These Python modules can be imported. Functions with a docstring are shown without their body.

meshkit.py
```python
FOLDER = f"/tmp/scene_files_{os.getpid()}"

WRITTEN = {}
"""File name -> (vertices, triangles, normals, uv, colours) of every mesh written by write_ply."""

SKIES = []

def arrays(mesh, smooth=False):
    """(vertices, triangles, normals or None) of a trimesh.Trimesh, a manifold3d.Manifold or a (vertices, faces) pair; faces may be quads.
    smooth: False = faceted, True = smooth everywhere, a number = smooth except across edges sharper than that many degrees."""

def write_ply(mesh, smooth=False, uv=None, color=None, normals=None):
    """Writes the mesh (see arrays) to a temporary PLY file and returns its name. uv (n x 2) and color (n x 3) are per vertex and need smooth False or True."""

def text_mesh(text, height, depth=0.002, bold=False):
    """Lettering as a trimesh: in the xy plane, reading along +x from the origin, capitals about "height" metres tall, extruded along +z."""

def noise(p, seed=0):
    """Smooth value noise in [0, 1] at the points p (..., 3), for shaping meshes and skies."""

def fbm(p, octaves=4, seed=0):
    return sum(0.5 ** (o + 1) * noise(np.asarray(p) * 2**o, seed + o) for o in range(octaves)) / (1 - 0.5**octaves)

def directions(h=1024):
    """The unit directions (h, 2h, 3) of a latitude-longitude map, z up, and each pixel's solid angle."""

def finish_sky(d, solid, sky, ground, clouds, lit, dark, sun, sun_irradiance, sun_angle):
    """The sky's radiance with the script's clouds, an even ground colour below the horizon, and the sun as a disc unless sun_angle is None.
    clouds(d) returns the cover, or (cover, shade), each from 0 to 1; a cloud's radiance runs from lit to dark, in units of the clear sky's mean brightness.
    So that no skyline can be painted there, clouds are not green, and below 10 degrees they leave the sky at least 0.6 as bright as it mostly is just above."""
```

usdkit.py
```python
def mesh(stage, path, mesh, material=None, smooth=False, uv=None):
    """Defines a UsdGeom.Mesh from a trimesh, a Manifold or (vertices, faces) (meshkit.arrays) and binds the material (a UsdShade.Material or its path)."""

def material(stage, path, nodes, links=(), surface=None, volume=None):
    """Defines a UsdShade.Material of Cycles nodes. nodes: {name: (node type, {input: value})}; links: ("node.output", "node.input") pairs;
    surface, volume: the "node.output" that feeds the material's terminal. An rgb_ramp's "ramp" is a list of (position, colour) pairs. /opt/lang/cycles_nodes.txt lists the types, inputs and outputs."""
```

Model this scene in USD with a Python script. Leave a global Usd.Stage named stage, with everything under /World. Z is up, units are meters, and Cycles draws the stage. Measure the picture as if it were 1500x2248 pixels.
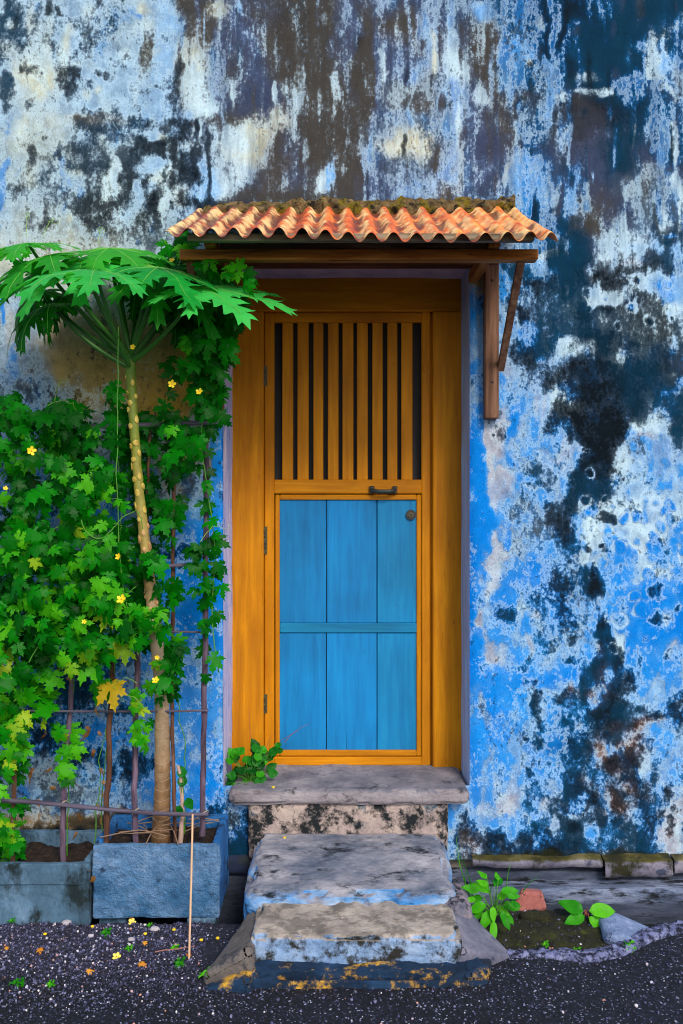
import math, random
import numpy as np, trimesh, usdkit, meshkit
from shapely.geometry import Polygon, Point
from shapely.ops import unary_union
from pxr import Usd, UsdGeom, UsdLux, UsdShade, Gf, Sdf, Vt

stage = Usd.Stage.CreateInMemory()
UsdGeom.SetStageUpAxis(stage, UsdGeom.Tokens.z)
UsdGeom.SetStageMetersPerUnit(stage, 1.0)
world = UsdGeom.Xform.Define(stage, '/World'); stage.SetDefaultPrim(world.GetPrim())
UsdGeom.Scope.Define(stage, '/World/Looks')

# ------------------------------------------------------------------ camera, sky, sun, exposure
EYE, DIST, FPX = 1.65, 4.0, 2000.0           # eye height, metres to the wall face (y = 0), focal length in photo pixels
cam = UsdGeom.Camera.Define(stage, '/World/camera')
HA = 24.0
cam.CreateHorizontalApertureAttr(HA); cam.CreateVerticalApertureAttr(HA * 2248 / 1500)
cam.CreateFocalLengthAttr(FPX / 1500 * HA)
cam.CreateVerticalApertureOffsetAttr(-24 / 1500 * HA)
cam.CreateClippingRangeAttr(Gf.Vec2f(0.05, 2000))
cam.AddTranslateOp().Set(Gf.Vec3d(0, -DIST, EYE)); cam.AddRotateXYZOp().Set(Gf.Vec3f(90, 0, 0))
cam.CreateExposureAttr(0.7)

SUN_EL, SUN_AZ = math.radians(39), math.radians(158)      # azimuth from +y towards +x
sd = np.array([math.cos(SUN_EL) * math.sin(SUN_AZ), math.cos(SUN_EL) * math.cos(SUN_AZ), math.sin(SUN_EL)])
dome = UsdLux.DomeLight.Define(stage, '/World/sky')
skym = usdkit.material(stage, '/World/Looks/sky_look', {
    's': ('sky_texture', {'sky_type': 'single_scattering', 'sun_disc': False, 'sun_elevation': SUN_EL, 'sun_rotation': SUN_AZ, 'aerosol_density': 2.0}),
    'b': ('background_shader', {'strength': 0.12})}, [('s.color', 'b.color')], surface='b.background')
UsdShade.MaterialBindingAPI.Apply(dome.GetPrim()).Bind(skym)
dome.GetPrim().SetCustomDataByKey('kind', 'structure')
sun = UsdLux.DistantLight.Define(stage, '/World/sun')
sun.CreateNormalizeAttr(True); sun.CreateIntensityAttr(0.4); sun.CreateAngleAttr(17.0); sun.CreateColorAttr(Gf.Vec3f(1.0, 0.93, 0.8))
sun.AddRotateXYZOp().Set(Gf.Vec3f(math.degrees(math.pi / 2 - SUN_EL), 0, math.degrees(math.pi - SUN_AZ)))

# ------------------------------------------------------------------ helpers
rng = np.random.default_rng(7)
random.seed(7)
USED = {}

def at(px, py, y):
    """the point at depth y that the photograph shows at pixel (px, py)"""
    d = DIST + y
    return np.array([(px - 750) * d / FPX, y, EYE - (py - 1100) * d / FPX])

def path_for(name, parent):
    base = '/World' if parent is None else str(parent.GetPath())
    k = USED.get((base, name), 0); USED[(base, name)] = k + 1
    return f'{base}/{name}' + (f'_{k:03d}' if k else '')

def tag(prim, label=None, cat=None, group=None, kind=None):
    for k, v in (('label', label), ('category', cat), ('group', group), ('kind', kind)):
        if v: prim.SetCustomDataByKey(k, v)
    return prim

def thing(name, label, cat, loc=(0, 0, 0), group=None):
    x = UsdGeom.Xform.Define(stage, path_for(name, None))
    x.AddTranslateOp().Set(Gf.Vec3d(*map(float, loc)))
    p = x.GetPrim(); p.SetCustomDataByKey('origin', '%f %f %f' % tuple(loc))
    ORIGIN[str(p.GetPath())] = np.array(loc, float)
    return tag(p, label, cat, group)
ORIGIN = {}

def obj(name, mesh, mat, parent=None, smooth=False, **kw):
    """one Mesh prim; vertices are given in world coordinates and stored relative to the thing's base"""
    path = path_for(name, parent)
    v, f, n = meshkit.arrays(mesh, smooth)
    off = np.zeros(3)
    if parent is not None:
        off = ORIGIN['/'.join(str(parent.GetPath()).split('/')[:3])]
    m = UsdGeom.Mesh.Define(stage, path)
    m.CreatePointsAttr(Vt.Vec3fArray.FromNumpy((v - off).astype(np.float32)))
    m.CreateFaceVertexCountsAttr(Vt.IntArray.FromNumpy(np.full(len(f), 3, np.int32)))
    m.CreateFaceVertexIndicesAttr(Vt.IntArray.FromNumpy(f.astype(np.int32).ravel()))
    m.CreateSubdivisionSchemeAttr('none')
    if n is not None:
        m.CreateNormalsAttr(Vt.Vec3fArray.FromNumpy(n.astype(np.float32))); m.SetNormalsInterpolation('vertex')
    if mat is not None:
        UsdShade.MaterialBindingAPI.Apply(m.GetPrim()).Bind(mat)
    return tag(m.GetPrim(), **kw)

def primvar(prim, name, arr):
    api = UsdGeom.PrimvarsAPI(prim)
    if arr.ndim == 1:
        api.CreatePrimvar(name, Sdf.ValueTypeNames.FloatArray, 'vertex').Set(Vt.FloatArray.FromNumpy(arr.astype(np.float32)))
    else:
        api.CreatePrimvar(name, Sdf.ValueTypeNames.Color3fArray, 'vertex').Set(Vt.Vec3fArray.FromNumpy(arr.astype(np.float32)))

cat = trimesh.util.concatenate
def T(v, f): return trimesh.Trimesh(np.asarray(v, float), np.asarray(f), process=False)
def lin(r, g, b):
    c = np.array([r, g, b], float) / 255
    return np.where(c <= 0.04045, c / 12.92, ((c + 0.055) / 1.055) ** 2.4)

def box(x0, x1, y0, y1, z0, z1, bev=0.003):
    """a chamfered box"""
    bev = min(bev, 0.45 * min(x1 - x0, y1 - y0, z1 - z0))
    pts = []
    for x, sx in ((x0, 1), (x1, -1)):
        for y, sy in ((y0, 1), (y1, -1)):
            for z, sz in ((z0, 1), (z1, -1)):
                b = bev
                pts += [(x + sx * b, y + sy * b, z), (x + sx * b, y, z + sz * b), (x, y + sy * b, z + sz * b)]
    return trimesh.Trimesh(pts).convex_hull

def rough_block(x0, x1, y0, y1, z0, z1, r=0.02, seg=0.02, amp=0.008, freq=7, seed=0, chips=0.0):
    """a worn masonry block: rounded edges, uneven faces, chipped arrises"""
    c = np.array([(x0 + x1) / 2, (y0 + y1) / 2, (z0 + z1) / 2]); h = np.array([x1 - x0, y1 - y0, z1 - z0]) / 2
    m = trimesh.creation.box(extents=2 * h)
    v, f = trimesh.remesh.subdivide_to_size(m.vertices, m.faces, seg, max_iter=20)
    m = trimesh.Trimesh(v, f); m.merge_vertices()
    p = np.array(m.vertices)
    r = min(r, 0.95 * h.min())
    inner = np.clip(p, -(h - r), h - r)
    d = p - inner; L = np.linalg.norm(d, axis=1, keepdims=True)
    p = inner + d / np.maximum(L, 1e-9) * r
    nrm = d / np.maximum(L, 1e-9)
    q = p + c
    n1 = meshkit.fbm(q * freq + 13.1 * seed, 4, seed) - 0.5
    n2 = meshkit.fbm(q * freq * 5 + 7.7 * seed, 3, seed + 5) - 0.5
    edge = np.clip((L[:, 0] / (0.999 * max(h.min(), r)) ), 0, 1)
    sharp = (np.abs(nrm).max(1) < 0.93).astype(float)
    chip = chips * np.clip(meshkit.fbm(q * 11 + seed, 3, seed + 9) - 0.5, 0, 1) * 2 * sharp
    p = q + nrm * (n1 * 2 * amp + n2 * amp * 0.6 - chip)[:, None]
    m.vertices = p
    return m

def frames(P):
    P = np.asarray(P, float); t = np.gradient(P, axis=0); t /= np.linalg.norm(t, axis=1, keepdims=True)
    u = np.cross(t[0], [0.31, 0.95, 0.05]); u /= np.linalg.norm(u); us = [u]
    for i in range(1, len(P)):
        u = us[-1] - t[i] * us[-1].dot(t[i]); us.append(u / np.linalg.norm(u))
    us = np.array(us); return t, us, np.cross(t, us)

def tube(P, R, n=8, caps=True):
    P = np.asarray(P, float); R = np.broadcast_to(np.asarray(R, float), (len(P),))
    t, u, w = frames(P); a = np.arange(n) / n * 2 * math.pi
    ring = P[:, None] + R[:, None, None] * (np.cos(a)[None, :, None] * u[:, None] + np.sin(a)[None, :, None] * w[:, None])
    v = ring.reshape(-1, 3); f = []
    i = np.arange(len(P) - 1)[:, None] * n; j = np.arange(n)[None]
    q = np.stack([i + j, i + (j + 1) % n, i + n + (j + 1) % n, i + n + j], -1).reshape(-1, 4)
    f = np.vstack([q[:, [0, 1, 2]], q[:, [0, 2, 3]]])
    if caps:
        k = len(v); v = np.vstack([v, P[0], P[-1]]); e = (len(P) - 1) * n
        f = np.vstack([f, [[k, (b + 1) % n, b] for b in range(n)], [[k + 1, e + b, e + (b + 1) % n] for b in range(n)]])
    return T(v, f)

def spline(pts, n):
    from scipy.interpolate import CubicSpline
    pts = np.asarray(pts, float); s = np.r_[0, np.cumsum(np.linalg.norm(np.diff(pts, axis=0), axis=1))]
    return CubicSpline(s, pts)(np.linspace(0, s[-1], n))

def beam(a, b, w, h, up=(0, 0, 1), bev=0.003):
    """a squared timber from a to b"""
    a, b = np.asarray(a, float), np.asarray(b, float); d = b - a; L = np.linalg.norm(d); x = d / L
    z = np.asarray(up, float); z = z - x * z.dot(x); z /= np.linalg.norm(z); y = np.cross(z, x)
    m = box(0, L, -w / 2, w / 2, -h / 2, h / 2, bev)
    m.vertices = a + m.vertices @ np.array([x, y, z]); return m

# ------------------------------------------------------------------ materials
LOOK = {}
def M(name, nodes, links, surface='p.BSDF'):
    LOOK[name] = usdkit.material(stage, '/World/Looks/' + name, nodes, links, surface=surface); return LOOK[name]

def grunge(name, cols, dark=(0.02, 0.025, 0.03), cover=0.35, scale=9, rough=0.85, dark_scale=14, stretch=(1, 1, 1), bump=0.35, bump_scale=60,
           third=None, third_cover=0.3, third_scale=6, top=None, top_dark=None, moss=None, bump_d=0.01, spec=0.3):
    """plaster / concrete / paint: a cloudy base of several tones, patches of a third tone, mould speckle, grain. top: other tones on upward faces"""
    n = {'g': ('geometry', {}), 'm': ('mapping', {'scale': stretch}),
         'n1': ('noise_texture', {'scale': scale, 'detail': 8, 'roughness': 0.65}),
         'r1': ('rgb_ramp', {'ramp': [(0.28 + 0.44 * i / max(1, len(cols) - 1), c) for i, c in enumerate(cols)]}),
         'n2': ('noise_texture', {'scale': dark_scale, 'detail': 12, 'roughness': 0.72}),
         'r2': ('rgb_ramp', {'ramp': [(0.5 + 0.55 * (0.5 - cover) - 0.05, (0, 0, 0)), (0.5 + 0.55 * (0.5 - cover) + 0.05, (1, 1, 1))]}),
         'mx': ('mix_color', {'b': dark}),
         'n3': ('noise_texture', {'scale': bump_scale, 'detail': 6, 'roughness': 0.7}),
         'v': ('mix_color', {'blend_type': 'multiply', 'fac': 0.5}),
         'rv': ('rgb_ramp', {'ramp': [(0.3, (0.6, 0.6, 0.6)), (0.7, (1.25, 1.25, 1.25))]}),
         'b': ('bump', {'strength': bump, 'distance': bump_d}),
         'p': ('principled_bsdf', {'roughness': rough, 'specular_ior_level': spec})}
    l = [('g.position', 'm.vector'), ('m.vector', 'n1.vector'), ('m.vector', 'n2.vector'), ('m.vector', 'n3.vector'), ('n1.fac', 'r1.fac'), ('n2.fac', 'r2.fac')]
    base = 'r1.color'
    if third is not None:
        n['n4'] = ('noise_texture', {'scale': third_scale, 'detail': 9, 'roughness': 0.62})
        n['o4'] = ('vector_math', {'vector_math_type': 'add', 'vector2': (5.3, 1.7, 9.1), 'math_type': 'add'})
        n['r4'] = ('rgb_ramp', {'ramp': [(0.5 + 0.55 * (0.5 - third_cover) - 0.02, (0, 0, 0)), (0.5 + 0.55 * (0.5 - third_cover) + 0.02, (1, 1, 1))]})
        n['m4'] = ('mix_color', {'b': third})
        n['mp4'] = ('mapping', {'location': (5.3, 1.7, 9.1), 'scale': stretch}); del n['o4']
        l += [('g.position', 'mp4.vector'), ('mp4.vector', 'n4.vector'), ('n4.fac', 'r4.fac'), ('r4.color', 'm4.fac'), (base, 'm4.a')]
        base = 'm4.result'
    if top is not None:
        n['sx'] = ('separate_xyz', {}); n['rt'] = ('rgb_ramp', {'ramp': [(0.45, (0, 0, 0)), (0.8, (1, 1, 1))]})
        n['nt'] = ('rgb_ramp', {'ramp': [(0.28 + 0.44 * i / max(1, len(top) - 1), c) for i, c in enumerate(top)]})
        n['mt'] = ('mix_color', {}); n['nz'] = ('math', {'math_type': 'multiply_add', 'value2': 1.0, 'value3': 0.0})
        n['na'] = ('noise_texture', {'scale': 25, 'detail': 5}); n['nb'] = ('math', {'math_type': 'multiply_add', 'value2': 0.5, 'value3': -0.25})
        n['nc'] = ('math', {'math_type': 'add'})
        l += [('g.normal', 'sx.vector'), ('m.vector', 'na.vector'), ('na.fac', 'nb.value1'), ('sx.z', 'nc.value1'), ('nb.value', 'nc.value2'), ('nc.value', 'rt.fac'),
              ('n1.fac', 'nt.fac'), (base, 'mt.a'), ('nt.color', 'mt.b'), ('rt.color', 'mt.fac')]
        del n['nz']; base = 'mt.result'
        if top_dark is not None:      # mould shows less (or more) on treads
            n['fd'] = ('mix_color', {'a': (1, 1, 1), 'b': (top_dark,) * 3}); n['fm'] = ('mix_color', {'blend_type': 'multiply', 'fac': 1.0})
            l += [('rt.color', 'fd.fac'), ('r2.color', 'fm.a'), ('fd.result', 'fm.b'), ('fm.result', 'mx.fac')]
    if not any(b == 'mx.fac' for _, b in l): l.append(('r2.color', 'mx.fac'))
    l += [(base, 'mx.a'), ('mx.result', 'v.a'), ('n3.fac', 'rv.fac'), ('rv.color', 'v.b'), ('v.result', 'p.base_color'),
          ('n3.fac', 'b.height'), ('b.normal', 'p.normal')]
    return M(name, n, l)

def wood(name, c0, c1, c2, dark=(0.02, 0.012, 0.006), cover=0.2, axis='z', rough=0.6, spec=0.2, bump=0.25):
    st = {'z': (9, 9, 0.7), 'x': (0.7, 9, 9), 'y': (9, 0.7, 9)}[axis]
    return M(name, {'g': ('geometry', {}), 'oi': ('object_info', {}), 'm': ('mapping', {'scale': st}), 'cx': ('combine_xyz', {}), 'ad': ('vector_math', {'math_type': 'add'}),
        'sc': ('math', {'math_type': 'multiply', 'value2': 40.0}),
        'n1': ('noise_texture', {'scale': 4, 'detail': 8, 'roughness': 0.6, 'distortion': 0.4}), 'r1': ('rgb_ramp', {'ramp': [(0.3, c0), (0.5, c1), (0.7, c2)]}),
        'n2': ('noise_texture', {'scale': 7, 'detail': 10, 'roughness': 0.75}), 'r2': ('rgb_ramp', {'ramp': [(0.66 - 0.4 * cover, (0, 0, 0)), (0.78 - 0.4 * cover, (1, 1, 1))]}),
        'n5': ('noise_texture', {'scale': 2.2, 'detail': 4}), 'r5': ('rgb_ramp', {'ramp': [(0.3, (0.72, 0.7, 0.68)), (0.7, (1.2, 1.2, 1.2))]}), 'v': ('mix_color', {'blend_type': 'multiply', 'fac': 0.8}),
        'mx': ('mix_color', {'b': dark}), 'n6': ('noise_texture', {'scale': 26, 'detail': 8, 'roughness': .75}), 'r6': ('rgb_ramp', {'ramp': [(.66, (0, 0, 0)), (.69, (.8, .8, .8))]}), 'm6': ('mapping', {'scale': tuple(1.0 if a > 1 else .35 for a in st)}), 'mc': ('mix_color', {'b': tuple(.35 * np.asarray(c0))}),
         'b': ('bump', {'strength': bump, 'distance': 0.004}), 'p': ('principled_bsdf', {'roughness': rough, 'specular_ior_level': spec})},
        [('ad.vector', 'm6.vector'), ('m6.vector', 'n6.vector'), ('n6.fac', 'r6.fac'), ('mx.result', 'mc.a'), ('r6.color', 'mc.fac'), ('g.position', 'ad.vector1'), ('oi.random', 'sc.value1'), ('sc.value', 'cx.x'), ('sc.value', 'cx.z'), ('cx.vector', 'ad.vector2'), ('ad.vector', 'm.vector'), ('m.vector', 'n1.vector'), ('m.vector', 'n2.vector'),
         ('ad.vector', 'n5.vector'), ('n5.fac', 'r5.fac'), ('n1.fac', 'r1.fac'), ('r1.color', 'v.a'), ('r5.color', 'v.b'), ('n2.fac', 'r2.fac'), ('v.result', 'mx.a'), ('r2.color', 'mx.fac'), ('mc.result', 'p.base_color'),
         ('n1.fac', 'b.height'), ('b.normal', 'p.normal')])

def leaf_mat(name, c0, c1, tip=None, trans=0.35, rough=0.45):
    """leaf blade: tone varies between leaves and over the blade, light passes through"""
    return M(name, {'g': ('geometry', {}), 'oi': ('object_info', {}), 'n': ('noise_texture', {'scale': 30, 'detail': 4}), 'to': ('attribute', {'attribute': 'tone'}), 'ta': ('math', {'math_type': 'add'}), 'tf': ('math', {'math_type': 'fraction'}), 'a': ('math', {'math_type': 'add'}), 'h': ('math', {'math_type': 'multiply', 'value2': 0.5}),
        'r': ('rgb_ramp', {'ramp': [(0.25, c0), (0.75, c1)]}), 'p': ('principled_bsdf', {'roughness': rough, 'specular_ior_level': 0.16}), 't': ('translucent_bsdf', {}),
        'tc': ('mix_color', {'blend_type': 'multiply', 'fac': 1.0, 'b': (1.15, 1.25, 0.3)}), 'b': ('bump', {'strength': 0.3, 'distance': 0.004}), 'nb': ('noise_texture', {'scale': 90, 'detail': 3}),
        'mx': ('mix_closure', {'fac': trans})},
        [('g.position', 'n.vector'), ('g.position', 'nb.vector'), ('nb.fac', 'b.height'), ('b.normal', 'p.normal'), ('n.fac', 'a.value1'), ('to.fac', 'ta.value1'), ('oi.random', 'ta.value2'), ('ta.value', 'tf.value1'), ('tf.value', 'a.value2'), ('a.value', 'h.value1'), ('h.value', 'r.fac'),
         ('r.color', 'p.base_color'), ('r.color', 'tc.a'), ('tc.result', 't.color'), ('p.BSDF', 'mx.closure1'), ('t.BSDF', 'mx.closure2')], surface='mx.closure')
# ================================================================== the painted, weathered wall
# Brushes: (plaster tone, blue paint cover, paint tone, mould cover, mould tone); strokes are laid in order like the layers on the wall itself.
BL = lin(2, 118, 216); BLs = lin(36, 140, 232); BLm = lin(58, 116, 190); NAVY = lin(4, 46, 72); BLACK = lin(9, 18, 28); BROWN = lin(62, 53, 52); VIO = lin(58, 62, 92)
BR = {
 'W': (lin(204, 214, 236), .12, BLs, .2, None), 'C': (lin(222, 202, 176), .0, None, .17, None),
 'S': (lin(116, 164, 230), .4, BLs, .14, None), 's': (lin(122, 160, 218), .42, BLs, .32, None),
 'L': (lin(126, 158, 218), .42, lin(56, 138, 224), .16, None), 'l': (lin(106, 122, 172), .42, BLm, .46, VIO),
 'P': (lin(192, 176, 194), .12, BLs, .14, None), 'B': (None, .95, BL, .04, None), 'b': (None, .6, BL, .12, None),
 'M': (lin(80, 126, 184), .6, lin(24, 98, 165), .32, NAVY), 'N': (None, None, None, .88, NAVY), 'n': (None, None, None, .66, NAVY),
 'D': (None, None, None, .9, BLACK), 'd': (None, None, None, .68, BLACK), 'e': (None, None, None, .5, BLACK),
 'K': (lin(112, 110, 122), .2, BLm, .62, BROWN), 'k': (lin(132, 128, 144), .2, BLm, .55, BROWN), 'V': (lin(96, 108, 152), .4, BLm, .7, VIO),
 'G': (lin(128, 132, 150), .2, BLm, .3, lin(66, 70, 82)), 'g': (lin(112, 132, 168), .38, lin(70, 126, 200), .42, lin(62, 70, 86)),
 'T': (lin(200, 142, 58), -.2, None, -.05, lin(150, 108, 48)), 't': (lin(188, 152, 104), -.12, BLs, .1, lin(120, 96, 62)),
 'O': (lin(150, 112, 108), .2, BLs, .4, lin(48, 30, 26)), 'Q': (lin(60, 58, 26), .0, None, .7, lin(32, 30, 10)),
 'E': (lin(28, 95, 150), .8, lin(8, 90, 162), .2, NAVY),
}
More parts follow.
